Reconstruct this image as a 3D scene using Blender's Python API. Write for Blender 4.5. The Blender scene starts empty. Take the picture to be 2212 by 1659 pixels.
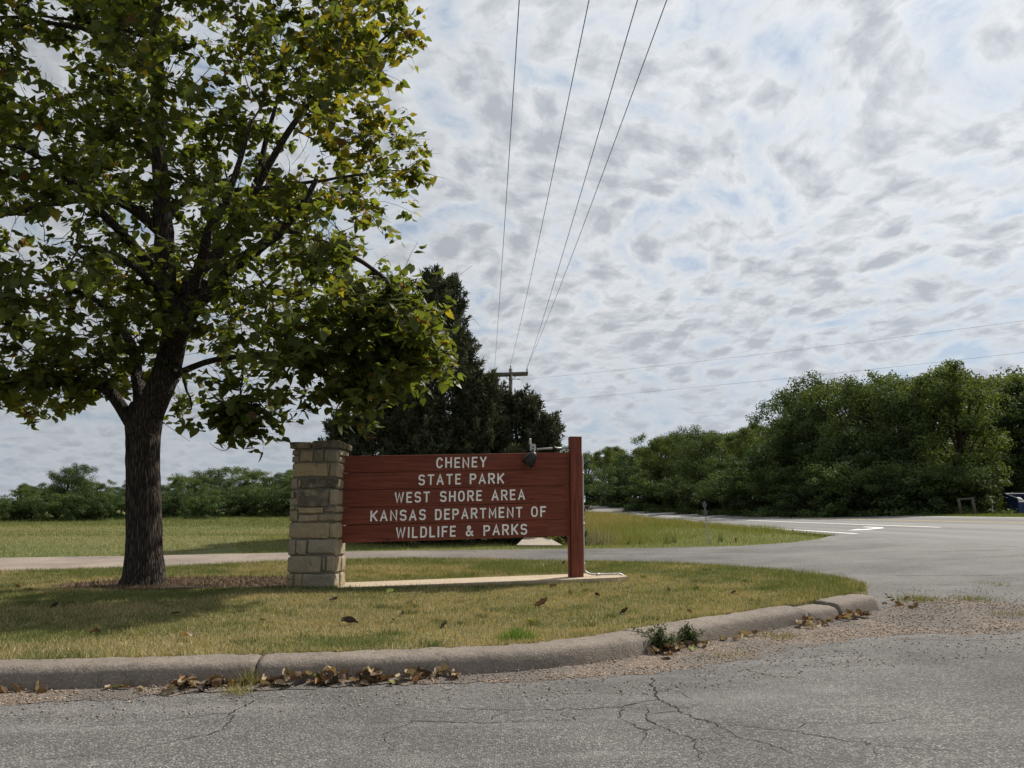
import bpy, bmesh, math, random
import numpy as np
from mathutils import Vector, Matrix
rng = np.random.default_rng(7); random.seed(7)
scene = bpy.context.scene
C = bpy.context.collection
R = math.radians

# ------------------------------------------------------------------ camera
cam_d = bpy.data.cameras.new('camera'); cam = bpy.data.objects.new('camera', cam_d); C.objects.link(cam)
cam_d.sensor_width = 36.0; cam_d.lens = 36.0 * 1662.0 / 2212.0
cam_d.clip_start = 0.05; cam_d.clip_end = 6000
cam.location = (0, 0, 1.45); cam.rotation_euler = (R(90 + 9.51), 0, 0)
scene.camera = cam
scene.render.resolution_x = 1024; scene.render.resolution_y = 768

# ------------------------------------------------------------------ sun, sky, exposure
SUN_AZ = math.atan2(0.78, 0.62); SUN_EL = R(47)
sd = bpy.data.lights.new('sun', 'SUN'); sun = bpy.data.objects.new('sun', sd); C.objects.link(sun)
sd.energy = 5.0; sd.angle = R(1.2); sd.color = (1.0, 0.94, 0.84)
sv = Vector((math.sin(SUN_AZ) * math.cos(SUN_EL), math.cos(SUN_AZ) * math.cos(SUN_EL), math.sin(SUN_EL)))
sun.rotation_euler = (-sv).to_track_quat('-Z', 'Y').to_euler(); sun.location = sv * 80
world = bpy.data.worlds.new('World'); scene.world = world; world.use_nodes = True
world.cycles.sampling_method = 'NONE'                              # an even cloudy sky needs no importance map
scene.view_settings.view_transform = 'Standard'; scene.view_settings.look = 'None'
scene.view_settings.gamma = 1.0; scene.view_settings.use_curve_mapping = False
scene.view_settings.exposure = 0.24
scene.cycles.max_bounces = 4; scene.cycles.diffuse_bounces = 3; scene.cycles.glossy_bounces = 1; scene.cycles.transmission_bounces = 2; scene.cycles.transparent_max_bounces = 2


class NT:
    """small helper around a node tree"""
    def __init__(s, tree):
        s.t = tree; s.n = tree.nodes; s.l = tree.links
        s.n.clear()
    def new(s, typ, **kw):
        nd = s.n.new(typ)
        for k, v in kw.items():
            if k.startswith('i_'):
                k2 = k[2:].replace('_', ' ')
                s.put(nd, k2, v)
            else:
                setattr(nd, k, v)
        return nd
    def put(s, nd, key, v):
        inp = None
        if isinstance(key, int): inp = nd.inputs[key]
        else:
            for q in nd.inputs:
                if q.name.lower() == key.lower() and q.enabled: inp = q; break
            if inp is None: inp = nd.inputs[key]
        if hasattr(v, 'is_linked') or hasattr(v, 'links'): s.l.new(v, inp)
        else: inp.default_value = v
    def math(s, op, a, b=None, clamp=False):
        nd = s.n.new('ShaderNodeMath'); nd.operation = op; nd.use_clamp = clamp
        s.put(nd, 0, a)
        if b is not None: s.put(nd, 1, b)
        return nd.outputs[0]
    def mix(s, f, a, b, mode='MIX'):
        nd = s.n.new('ShaderNodeMix'); nd.data_type = 'RGBA'; nd.blend_type = mode; nd.clamp_factor = True
        s.put(nd, 0, f)
        for i, v in ((6, a), (7, b)):
            if isinstance(v, tuple) and len(v) == 3: v = v + (1,)
            s.put(nd, i, v)
        return nd.outputs[2]
    def noise(s, vec, scale, detail=4, rough=.55, dist=0.0, out=0):
        nd = s.n.new('ShaderNodeTexNoise'); nd.inputs['Scale'].default_value = scale
        nd.inputs['Detail'].default_value = detail; nd.inputs['Roughness'].default_value = rough
        nd.inputs['Distortion'].default_value = dist
        if vec is not None: s.l.new(vec, nd.inputs['Vector'])
        return nd.outputs[out]
    def voro(s, vec, scale, feat='F1', out='Distance', smooth=None, rand=1.0):
        nd = s.n.new('ShaderNodeTexVoronoi'); nd.feature = feat
        nd.inputs['Scale'].default_value = scale; nd.inputs['Randomness'].default_value = rand
        if smooth is not None: nd.inputs['Smoothness'].default_value = smooth
        if vec is not None: s.l.new(vec, nd.inputs['Vector'])
        return nd.outputs[out]
    def ramp(s, f, stops, interp='LINEAR'):
        nd = s.n.new('ShaderNodeValToRGB'); nd.color_ramp.interpolation = interp
        e = nd.color_ramp.elements
        while len(e) < len(stops): e.new(0.5)
        for i, (p, c) in enumerate(stops):
            e[i].position = p
            if not isinstance(c, tuple): c = (c, c, c)
            e[i].color = c + (1,) if len(c) == 3 else c
        s.l.new(f, nd.inputs[0]); return nd.outputs[0]
    def rng(s, v, a, b, c=0.0, d=1.0):
        nd = s.n.new('ShaderNodeMapRange'); nd.clamp = True
        s.put(nd, 0, v)
        for i, q in enumerate((a, b, c, d)): nd.inputs[i + 1].default_value = q
        return nd.outputs[0]
    def scale(s, vec, xyz, loc=(0, 0, 0)):
        nd = s.n.new('ShaderNodeMapping'); nd.inputs['Scale'].default_value = xyz; nd.inputs['Location'].default_value = loc
        s.l.new(vec, nd.inputs['Vector']); return nd.outputs[0]


def build_sky():
    t = NT(world.node_tree)
    out = t.new('ShaderNodeOutputWorld'); bg = t.new('ShaderNodeBackground')
    bg.inputs['Strength'].default_value = 0.086
    sky = t.new('ShaderNodeTexSky'); sky.sky_type = 'NISHITA'; sky.sun_disc = False
    sky.sun_elevation = SUN_EL; sky.sun_rotation = SUN_AZ; sky.altitude = 430; sky.dust_density = 1.5
    d = t.new('ShaderNodeTexCoord').outputs['Generated']
    sep = t.new('ShaderNodeSeparateXYZ'); t.l.new(d, sep.inputs[0])
    zz = t.math('ADD', t.math('MAXIMUM', sep.outputs[2], 0.0), 0.25)
    px = t.math('DIVIDE', sep.outputs[0], zz); py = t.math('DIVIDE', sep.outputs[1], zz)
    cb = t.new('ShaderNodeCombineXYZ'); t.l.new(px, cb.inputs[0]); t.l.new(py, cb.inputs[1])
    p = cb.outputs[0]
    def warp(v, scale, amt, det=2):
        wn = t.new('ShaderNodeTexNoise'); wn.inputs['Scale'].default_value = scale; wn.inputs['Detail'].default_value = det
        t.l.new(v, wn.inputs['Vector'])
        sub = t.new('ShaderNodeVectorMath', operation='SUBTRACT'); t.l.new(wn.outputs['Color'], sub.inputs[0]); sub.inputs[1].default_value = (.5, .5, .5)
        scl = t.new('ShaderNodeVectorMath', operation='SCALE'); t.l.new(sub.outputs[0], scl.inputs[0]); scl.inputs['Scale'].default_value = amt
        add = t.new('ShaderNodeVectorMath', operation='ADD'); t.l.new(v, add.inputs[0]); t.l.new(scl.outputs[0], add.inputs[1]); return add.outputs[0]
    rot = t.new('ShaderNodeMapping'); rot.inputs['Rotation'].default_value = (0, 0, R(-22)); rot.inputs['Scale'].default_value = (1.0, .85, 1.0); t.l.new(p, rot.inputs['Vector'])
    w1 = warp(rot.outputs[0], 1.3, .34); w2 = warp(w1, 13.0, .05, 4)
    # cloudlets: rounded cells roughened at smaller scales; thick middles are grey underneath, thin rims bright
    cell = t.voro(w2, 13.0, 'SMOOTH_F1', 'Distance', .75)
    n1 = t.noise(w2, 11.0, 6, .60)
    n2 = t.noise(w2, 34, 5, .62)
    mid = t.noise(w1, 3.0, 3, .5)
    big = t.noise(p, .75, 2, .5)
    body = t.math('ADD', t.math('MULTIPLY', t.math('SUBTRACT', .36, cell), 1.55), t.math('MULTIPLY', t.math('SUBTRACT', n1, .5), 1.55))
    body = t.math('ADD', body, t.math('MULTIPLY', t.math('SUBTRACT', n2, .5), .8))
    val = t.math('ADD', body, t.math('MULTIPLY', t.math('SUBTRACT', mid, .5), .9))
    n1b = t.noise(t.scale(w2, (1, 1, 1), (-.014, -.010, 0)), 11.0, 6, .60)
    val = t.math('ADD', val, t.math('MULTIPLY', t.math('SUBTRACT', n1, n1b), 1.5))      # sides turned from the sun are greyer
    shade = t.ramp(t.rng(val, -.78, .42), [(0.0, (7.0, 7.15, 7.3)), (.35, (6.4, 6.62, 6.85)), (.55, (5.55, 5.82, 6.15)), (.8, (4.65, 4.93, 5.3)), (1.0, (4.0, 4.28, 4.7))])
    cov = t.math('ADD', t.math('ADD', body, t.math('MULTIPLY', t.math('SUBTRACT', mid, .5), .8)), t.math('MULTIPLY', t.math('SUBTRACT', big, .5), 1.3))
    mask = t.rng(cov, -.92, -.22)
    blue = t.mix(.6, sky.outputs[0], (2.2, 3.5, 4.9))
    veil = t.mix(.35, blue, (5.2, 5.5, 6.0))
    col = t.mix(mask, veil, shade)
    hz = t.rng(sep.outputs[2], .0, .26, .62, 0.0)
    col = t.mix(hz, col, (4.9, 5.4, 6.1))
    dt = t.new('ShaderNodeVectorMath', operation='DOT_PRODUCT'); t.l.new(d, dt.inputs[0]); dt.inputs[1].default_value = tuple(sv)
    glow = t.rng(dt.outputs['Value'], .30, 1.0, .86, 1.34)
    mul = t.new('ShaderNodeVectorMath', operation='SCALE'); t.l.new(col, mul.inputs[0]); t.l.new(glow, mul.inputs['Scale'])
    t.l.new(mul.outputs[0], bg.inputs['Color']); t.l.new(bg.outputs[0], out.inputs['Surface'])
build_sky()


# ------------------------------------------------------------------ materials
MATS = {}
def material(name, fn):
    m = bpy.data.materials.new(name); m.use_nodes = True
    t = NT(m.node_tree); out = t.new('ShaderNodeOutputMaterial')
    fn(t, out); MATS[name] = m; return m

def principled(t, out, color, rough=.8, bump=None, bstr=.3, bdist=.01, spec=.3, metal=0.0):
    b = t.new('ShaderNodeBsdfPrincipled')
    t.put(b, 'Base Color', color if hasattr(color, 'links') else tuple(color) + (1,))
    t.put(b, 'Roughness', rough); b.inputs['Specular IOR Level'].default_value = spec; b.inputs['Metallic'].default_value = metal
    if bump is not None:
        bp = t.new('ShaderNodeBump'); bp.inputs['Strength'].default_value = bstr; bp.inputs['Distance'].default_value = bdist
        t.l.new(bump, bp.inputs['Height']); t.l.new(bp.outputs[0], b.inputs['Normal'])
    t.l.new(b.outputs[0], out.inputs['Surface']); return b

def pos(t): return t.new('ShaderNodeNewGeometry').outputs['Position']
def objco(t): return t.new('ShaderNodeTexCoord').outputs['Object']

def m_asphalt(t, out):
    p = pos(t)
    ag = t.voro(p, 64, 'F1', 'Color'); sp = t.new('ShaderNodeSeparateColor'); t.l.new(ag, sp.inputs[0])
    d = t.voro(p, 64, 'F1', 'Distance')
    stone = t.ramp(sp.outputs[0], [(0, (.045, .043, .041)), (.45, (.172, .160, .149)), (.8, (.275, .255, .236)), (1, (.43, .40, .37))])
    lum = t.rng(t.noise(p, .55, 5, .6), .3, .72, .70, 1.22)
    wear = t.noise(t.scale(p, (.35, 2.2, 1)), 1.0, 4, .6)
    c = t.mix(t.rng(d, .0, .75), stone, (.085, .082, .079))
    c = t.mix(t.rng(wear, .5, .72, 0, .4), c, (.25, .24, .23))
    c = t.mix(t.rng(t.noise(p, 1.7, 5, .65, .4), .54, .70, 0, .5), c, (.075, .072, .07))
    # left of the sign the loop road is worn to pinkish gravel
    sx = t.new('ShaderNodeSeparateXYZ'); t.l.new(p, sx.inputs[0])
    g = t.math('MULTIPLY', t.rng(sx.outputs[0], 1.0, -7.0), t.rng(sx.outputs[1], 12, 15))
    c = t.mix(t.math('MULTIPLY', g, .9), c, t.mix(t.noise(p, 6, 5), (.20, .16, .13), (.36, .295, .245)))
    c = t.mix(t.rng(sx.outputs[0], 4.0, 12.0, 0, .55), c, (.225, .218, .21))   # the mouth is the newer, paler surfacing of the highway
    ml = t.new('ShaderNodeMix', data_type='RGBA', blend_type='MULTIPLY'); ml.inputs[0].default_value = 1
    cbm = t.new('ShaderNodeCombineColor'); [t.l.new(lum, cbm.inputs[i]) for i in range(3)]
    t.l.new(c, ml.inputs[6]); t.l.new(cbm.outputs[0], ml.inputs[7])
    h = t.math('ADD', t.math('MULTIPLY', d, -1.0), t.math('MULTIPLY', t.noise(p, 25, 4), .8))
    principled(t, out, ml.outputs[2], .9, h, .9, .010, .25)
material('asphalt', m_asphalt)

def m_highway(t, out):
    p = pos(t)
    uv = t.new('ShaderNodeUVMap').outputs[0]
    sx = t.new('ShaderNodeSeparateXYZ'); t.l.new(uv, sx.inputs[0])
    band = t.noise(t.scale(uv, (1.0, .02, 1)), 1.3, 3, .5)
    c = t.ramp(band, [(.3, (.115, .113, .11)), (.5, (.170, .166, .162)), (.72, (.24, .234, .228))])
    c = t.mix(t.rng(t.noise(p, 60, 2), .35, .7, 0, .35), c, (.28, .273, .265))
    c = t.mix(t.rng(t.noise(p, .8, 4), .5, .8, 0, .3), c, (.13, .13, .13))
    principled(t, out, c, .92, t.noise(p, 60, 3), .3, .004, .2)
material('highway_asphalt', m_highway)

def grassy(a, b, c3, s1=.5, s2=4, bstr=.8):
    def f(t, out):
        p = pos(t)
        n1 = t.noise(p, s1, 5, .6); n2 = t.noise(p, s2, 5, .65); n3 = t.noise(p, 45, 4, .7)
        c = t.mix(t.rng(n1, .35, .65), a, b)
        c = t.mix(t.rng(n2, .42, .70, 0, .7), c, c3)
        c = t.mix(t.rng(n3, .35, .75, 0, .55), c, (.03, .038, .012))
        principled(t, out, c, .9, t.math('ADD', n3, t.math('MULTIPLY', n2, 1.5)), bstr, .05, .15)
    return f
material('field_grass', grassy((.12, .155, .042), (.18, .20, .07), (.24, .215, .10), .09, 1.1))
material('lawn_soil', grassy((.14, .135, .05), (.22, .19, .09), (.29, .235, .125), .45, 3))

def m_vcol(rough=.75, trans=.0, tcol=1.6, spec=.25, bump=0.0):
    def f(t, out):
        at = t.new('ShaderNodeAttribute', attribute_name='col')
        b = t.new('ShaderNodeBsdfPrincipled'); t.l.new(at.outputs['Color'], b.inputs['Base Color'])
        b.inputs['Roughness'].default_value = rough; b.inputs['Specular IOR Level'].default_value = spec
        if trans > 0:
            tr = t.new('ShaderNodeBsdfTranslucent')
            sc = t.new('ShaderNodeVectorMath', operation='MULTIPLY'); t.l.new(at.outputs['Color'], sc.inputs[0]); sc.inputs[1].default_value = (tcol * 1.15, tcol, tcol * .45)
            t.l.new(sc.outputs[0], tr.inputs['Color'])
            mx = t.new('ShaderNodeMixShader'); mx.inputs[0].default_value = trans
            t.l.new(b.outputs[0], mx.inputs[1]); t.l.new(tr.outputs[0], mx.inputs[2]); t.l.new(mx.outputs[0], out.inputs['Surface'])
        else: t.l.new(b.outputs[0], out.inputs['Surface'])
    return f
material('catalpa_leaf', m_vcol(.5, .42, 2.2, .35))
material('tree_leaf', m_vcol(.7, .25, 1.8, .15))
material('cedar_leaf', m_vcol(.8, .10, 1.2, .15))
material('grass_blade', m_vcol(.7, .25, 1.3, .2))
material('pebble', m_vcol(.9))
material('dry_leaf', m_vcol(.75, .15, 1.2, .2))
material('fall_litter', m_vcol(.9))

def m_bark(t, out):
    p = objco(t)
    ps = t.scale(p, (22, 22, 2.6))
    v = t.voro(ps, 1.3, 'DISTANCE_TO_EDGE', 'Distance')
    n = t.noise(t.scale(p, (20, 20, 5)), 1.0, 6, .65)
    h = t.math('ADD', t.math('MULTIPLY', t.rng(v, 0, .28), .8), t.math('MULTIPLY', n, .6))
    c = t.ramp(h, [(.25, (.014, .011, .009)), (.6, (.050, .040, .033)), (1.0, (.088, .074, .062))])
    principled(t, out, c, .92, h, 1.0, .035, .15)
material('bark', m_bark)
def m_twig(t, out): principled(t, out, t.ramp(t.noise(objco(t), 6, 3), [(.3, (.03, .023, .017)), (.7, (.075, .06, .046))]), .9, None, spec=.15)
material('twig', m_twig)

def m_concrete(base, dark, stain):
    def f(t, out):
        p = pos(t)
        n = t.noise(p, 1.6, 5, .6); f2 = t.noise(p, 55, 4, .7); v = t.voro(p, 110, 'F1', 'Color')
        c = t.mix(t.rng(n, .35, .7), base, dark)
        c = t.mix(t.rng(t.noise(p, 5, 5, .65), .52, .75, 0, .6), c, stain)
        c = t.mix(t.rng(f2, .42, .68, 0, .55), c, tuple(q * .45 for q in dark))
        c = t.mix(t.rng(t.noise(t.scale(p, (1, 1, .3)), 9, 6, .7, .5), .56, .66, 0, .5), c, tuple(q * .55 for q in stain))
        sp = t.new('ShaderNodeSeparateColor'); t.l.new(v, sp.inputs[0])
        c = t.mix(t.rng(sp.outputs[0], .86, 1.0, 0, .7), c, tuple(min(1, q * 1.5) for q in base))
        principled(t, out, c, .92, t.math('ADD', f2, t.math('MULTIPLY', t.noise(p, 14, 3), .9)), .9, .012, .2)
    return f
material('kerb_concrete', m_concrete((.245, .208, .174), (.182, .155, .132), (.120, .102, .087)))
material('pad_concrete', m_concrete((.50, .40, .29), (.42, .34, .25), (.33, .27, .20)))
material('culvert_concrete', m_concrete((.42, .37, .30), (.34, .30, .25), (.25, .22, .18)))
material('mortar', m_concrete((.20, .185, .15), (.16, .148, .12), (.11, .10, .085)))

def m_stone(t, out):
    p = objco(t); info = t.new('ShaderNodeObjectInfo').outputs['Random']
    oc = t.new('ShaderNodeVectorMath', operation='ADD'); t.l.new(p, oc.inputs[0])
    cb = t.new('ShaderNodeCombineXYZ'); t.l.new(t.math('MULTIPLY', info, 40.0), cb.inputs[0]); t.l.new(cb.outputs[0], oc.inputs[1]); q = oc.outputs[0]
    base = t.ramp(info, [(0, (.25, .205, .14)), (.3, (.38, .30, .185)), (.55, (.30, .27, .215)), (.8, (.42, .32, .18)), (1, (.33, .26, .17))])
    n = t.noise(q, 7, 6, .65)
    c = t.mix(t.rng(n, .35, .7, 0, .6), base, (.21, .185, .145))
    c = t.mix(t.rng(t.noise(q, 3.2, 6, .7, .6), .56, .70, 0, .75), c, (.075, .068, .055))
    c = t.mix(t.rng(t.noise(q, 30, 4, .7), .5, .75, 0, .4), c, (.46, .39, .29))
    at = t.new('ShaderNodeAttribute', attribute_type='OBJECT', attribute_name='weathering')
    c = t.mix(t.math('MULTIPLY', at.outputs['Fac'], t.rng(t.noise(q, 5, 5, .7), .3, .55)), c, (.06, .055, .045))
    h = t.math('ADD', t.noise(q, 18, 6, .65), t.math('MULTIPLY', t.noise(q, 5, 3), 1.3))
    principled(t, out, c, .93, h, .75, .025, .15)
material('limestone', m_stone)

def m_redwood(t, out):
    p = objco(t); info = t.new('ShaderNodeObjectInfo').outputs['Random']
    cb = t.new('ShaderNodeCombineXYZ'); t.l.new(t.math('MULTIPLY', info, 30.0), cb.inputs[2]); ad = t.new('ShaderNodeVectorMath', operation='ADD')
    t.l.new(p, ad.inputs[0]); t.l.new(cb.outputs[0], ad.inputs[1]); q = ad.outputs[0]
    at = t.new('ShaderNodeAttribute', attribute_type='OBJECT', attribute_name='grain_up')
    sc = t.new('ShaderNodeMix', data_type='VECTOR'); t.l.new(at.outputs['Fac'], sc.inputs[0]); sc.inputs[4].default_value = (1.2, 22, 22); sc.inputs[5].default_value = (22, 22, 1.2)
    mv = t.new('ShaderNodeVectorMath', operation='MULTIPLY'); t.l.new(q, mv.inputs[0]); t.l.new(sc.outputs[1], mv.inputs[1])
    g = t.noise(mv.outputs[0], 1.6, 5, .6, .5)
    kn = t.voro(t.scale(q, (1.7, 1.7, 5.5)), 1.0, 'F1', 'Distance')
    c = t.ramp(g, [(.28, (.085, .023, .014)), (.50, (.158, .040, .023)), (.75, (.235, .068, .042))])
    c = t.mix(t.rng(kn, .035, .10, .8, 0), c, (.035, .010, .008))
    c = t.mix(t.rng(t.noise(q, 1.4, 4), .5, .75, 0, .35), c, (.20, .062, .045))
    principled(t, out, c, .72, g, .5, .006, .3)
material('red_stained_wood', m_redwood)
def m_weathered(t, out):
    p = objco(t); g = t.noise(t.scale(p, (25, 25, 1.5)), 1.0, 5, .65)
    principled(t, out, t.ramp(g, [(.3, (.05, .045, .04)), (.7, (.17, .155, .135))]), .9, g, .4, .01, .15)
material('weathered_wood', m_weathered)
def flat(col, rough=.6, spec=.3, metal=0.0, var=.12, sc=9):
    def f(t, out):
        n = t.noise(objco(t), sc, 5, .6)
        c = t.mix(t.rng(n, .3, .7), tuple(q * (1 - var) for q in col), tuple(min(1, q * (1 + var)) for q in col))
        principled(t, out, c, t.rng(n, .3, .7, max(0, rough - .1), min(1, rough + .1)), n, .08, .004, spec, metal)
    return f
material('letter_paint', flat((.86, .85, .83), .6, .3, 0, .08, 30))
material('galvanised', flat((.44, .44, .43), .5, .5, .5, .22, 25))
material('box_grey', flat((.40, .41, .42), .5, .4, .2, .1, 20))
material('black_paint', flat((.012, .012, .013), .45, .4, 0, .3, 20))
material('clear_plastic', flat((.55, .56, .56), .3, .5, 0, .1, 20))
material('white_paint', flat((.80, .79, .75), .7, .2, 0, .16, 3))
material('yellow_paint', flat((.55, .42, .17), .7, .2, 0, .2, 3))
material('wire_metal', flat((.10, .10, .105), .5, .4, .3))
material('service_wire', flat((.34, .35, .36), .5, .4, .3))
material('insulator', flat((.13, .10, .10), .35, .5))
material('dumpster_blue', flat((.020, .035, .110), .5, .4, 0, .3, 4))
material('dumpster_rim', flat((.30, .31, .33), .5, .4, .2, .2, 6))
material('rubbish', flat((.35, .34, .33), .8, .2, 0, .6, 3))
material('sign_grey', flat((.11, .115, .115), .6, .4, .2, .25, 15))
material('sign_green', flat((.05, .13, .08), .5, .4, 0, .15, 10))
material('crack_tar', flat((.028, .026, .024), .95, .1, 0, .3, 30))
def m_gravel(t, out):
    p = pos(t); v = t.voro(p, 62, 'F1', 'Color'); d = t.voro(p, 62, 'F1', 'Distance'); sp = t.new('ShaderNodeSeparateColor'); t.l.new(v, sp.inputs[0])
    c = t.ramp(sp.outputs[0], [(0, (.08, .062, .05)), (.3, (.165, .122, .094)), (.6, (.25, .19, .148)), (.85, (.33, .265, .21)), (1, (.48, .42, .36))])
    c = t.mix(t.rng(d, .25, .8, 0, .8), c, (.07, .055, .043))
    c = t.mix(t.rng(t.noise(p, 1.3, 5, .6), .44, .60, 0, .8), c, (.11, .104, .098))
    principled(t, out, c, .92, t.math('MULTIPLY', d, -1.0), .9, .012, .2)
material('gravel_bed', m_gravel)
material('dirt', m_concrete((.115, .075, .05), (.085, .058, .04), (.055, .038, .027)))
material('side_road_gravel', m_concrete((.40, .33, .27), (.33, .27, .22), (.25, .21, .17)))


# ------------------------------------------------------------------ terrain functions (metres)
def catmull(P, n=12):
    P = np.asarray(P, float); out = []
    for i in range(len(P) - 1):
        p0 = P[max(i - 1, 0)]; p1 = P[i]; p2 = P[i + 1]; p3 = P[min(i + 2, len(P) - 1)]
        for k in range(n):
            t = k / n
            out.append(.5 * ((2 * p1) + (-p0 + p2) * t + (2 * p0 - 5 * p1 + 4 * p2 - p3) * t * t + (-p0 + 3 * p1 - 3 * p2 + p3) * t ** 3))
    out.append(P[-1]); return np.array(out)
EDGE = catmull([(12.2, -60, .62), (12.2, 0, .68), (12.4, 18, .68), (12.7, 36, .68), (12.9, 50, .70), (12.6, 66, .80), (11.6, 82, .98), (9.5, 98, 1.3), (5.5, 116, 1.75), (-1, 133, 2.2), (-12, 150, 2.5), (-30, 168, 2.7), (-60, 186, 2.8), (-120, 205, 2.8)])
KERB = catmull([(-16, 4.95), (-8, 6.05), (-4.18, 6.61), (-2.08, 6.92), (-.6, 7.18), (.3, 7.42), (1.0, 7.8), (1.6, 8.3), (2.26, 8.83), (3.26, 9.47), (4.0, 9.88), (4.86, 10.5)], 10)
def sst(a, b, x):
    t = np.clip((x - a) / (b - a), 0, 1); return t * t * (3 - 2 * t)
def along_highway(x, y):
    p = np.stack([np.ravel(x), np.ravel(y)], 1).astype(float); sh = np.shape(x)
    A = EDGE[:-1, :2]; d = EDGE[1:, :2] - A; L = (d ** 2).sum(1)
    best = np.full(len(p), 1e18); s = np.zeros(len(p)); z = np.zeros(len(p))
    if len(p) < 400:                                               # few points: all segments at once
        q = p[:, None] - A[None]; t = np.clip((q * d).sum(2) / L, 0, 1); r = q - t[..., None] * d; dd = (r ** 2).sum(2); k = dd.argmin(1); a = np.arange(len(p))
        cx = d[k, 0] * q[a, k, 1] - d[k, 1] * q[a, k, 0]; s = np.where(cx < 0, 1, -1) * np.sqrt(dd[a, k]); z = EDGE[k, 2] + t[a, k] * (EDGE[k + 1, 2] - EDGE[k, 2])
        return s.reshape(sh), z.reshape(sh)
    lo, hi = p[:, 1].min() - 45, p[:, 1].max() + 45
    for i in range(len(A)):
        if (A[i, 1] > hi or A[i, 1] + d[i, 1] < lo) and 0 < i < len(A) - 1: continue
        qx = p[:, 0] - A[i, 0]; qy = p[:, 1] - A[i, 1]; t = np.clip((qx * d[i, 0] + qy * d[i, 1]) / L[i], 0, 1)
        rx = qx - t * d[i, 0]; ry = qy - t * d[i, 1]; dd = rx * rx + ry * ry; m = np.where(dd < best)[0]
        best[m] = dd[m]; cx = d[i, 0] * qy[m] - d[i, 1] * qx[m]
        s[m] = np.where(cx < 0, 1, -1) * np.sqrt(dd[m]); z[m] = EDGE[i, 2] + t[m] * (EDGE[i + 1, 2] - EDGE[i, 2])
    return s.reshape(sh), z.reshape(sh)
def T(x, y):
    x = np.asarray(x, float); y = np.asarray(y, float); s, ze = along_highway(x, y)
    p = np.clip(1 + s / 14., 0, 1) ** 2; q = np.clip((y - 9) / 22., 0, 1) * .8
    near = .68 * (1 - (1 - p) * (1 - q)); far = sst(34, 85, y) * sst(-75, -20, x) * .75
    left = near + far * (1 - p) + (ze - .68) * p - .38 * np.exp(-(((x - 3.2) / 3.2) ** 2 + ((y - 33) / 5.5) ** 2))
    right = ze + .06 * np.clip(s, 0, 3.6) + .045 * np.clip(s - 3.6, 0, 8.0) + .06 * sst(12, 16, s)
    return np.where(s > 0, right, left)
def kerb_dist(x, y):
    p = np.stack([np.ravel(x), np.ravel(y)], 1).astype(float); best = np.full(len(p), 1e9); K2 = KERB if len(p) < 400 else KERB[::3]
    for a, b in zip(K2[:-1], K2[1:]):
        d = b - a; qx = p[:, 0] - a[0]; qy = p[:, 1] - a[1]; t = np.clip((qx * d[0] + qy * d[1]) / (d @ d), 0, 1); best = np.minimum(best, (qx - t * d[0]) ** 2 + (qy - t * d[1]) ** 2)
    best = np.sqrt(best)
    return best.reshape(np.shape(x))
def lawn_z(x, y):
    d = kerb_dist(x, y); return T(x, y) + .185 - .055 * sst(0, 3, d) - .10 * sst(5.5, 9.5, d)
def tz(x, y): return float(T(np.array([x]), np.array([y]))[0])
def lz(x, y): return float(lawn_z(np.array([x]), np.array([y]))[0])

_perm = np.random.default_rng(3).random((64, 64, 16))
def vnoise(x, y, z=0):
    x = np.asarray(x, float); y = np.asarray(y, float); z = np.asarray(z, float) + 0 * x
    xi = np.floor(x).astype(int); yi = np.floor(y).astype(int); zi = np.floor(z).astype(int)
    fx = x - xi; fy = y - yi; fz = z - zi; fx = fx * fx * (3 - 2 * fx); fy = fy * fy * (3 - 2 * fy); fz = fz * fz * (3 - 2 * fz)
    g = lambda a, b, c: _perm[(xi + a) % 64, (yi + b) % 64, (zi + c) % 16]
    l = lambda a, b, f: a + (b - a) * f
    return l(l(l(g(0, 0, 0), g(1, 0, 0), fx), l(g(0, 1, 0), g(1, 1, 0), fx), fy), l(l(g(0, 0, 1), g(1, 0, 1), fx), l(g(0, 1, 1), g(1, 1, 1), fx), fy), fz)
def fbm(x, y, o=3):
    r = 0; a = 1; tt = 0
    for i in range(o): r = r + a * vnoise(x * 2 ** i + i * 7.3, y * 2 ** i + i * 3.1); tt += a; a *= .5
    return r / tt


# ------------------------------------------------------------------ object helpers
def wloc(o): 
    v = Vector((0, 0, 0))
    while o: v = v + o.location; o = o.parent
    return v
def link(name, me, mat=None, parent=None, loc=None):
    o = bpy.data.objects.new(name, me); C.objects.link(o)
    if mat: me.materials.append(MATS[mat] if isinstance(mat, str) else mat)
    if parent: o.parent = parent
    if loc is not None: o.location = loc
    return o
def tag(o, label=None, cat=None, group=None, kind=None):
    if label: o['label'] = label
    if cat: o['category'] = cat
    if group: o['group'] = group
    if kind: o['kind'] = kind
    return o
def thing(name, loc, label, cat, group=None, rz=0):
    o = bpy.data.objects.new(name, None); C.objects.link(o); o.location = loc; o.rotation_euler = (0, 0, rz); o.empty_display_size = .2
    return tag(o, label, cat, group)
def ob(name, V, F, mat, parent=None, smooth=False, world=True):
    """mesh from lists; with world=True the coordinates are world ones and are moved into the parent's frame"""
    V = np.asarray(V, float).reshape(-1, 3)
    if world and parent is not None: V = V - np.array(wloc(parent))
    me = bpy.data.meshes.new(name); me.from_pydata(V.tolist(), [], [list(f) for f in F]); me.update()
    if smooth: me.polygons.foreach_set('use_smooth', [True] * len(me.polygons))
    return link(name, me, mat, parent)
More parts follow.
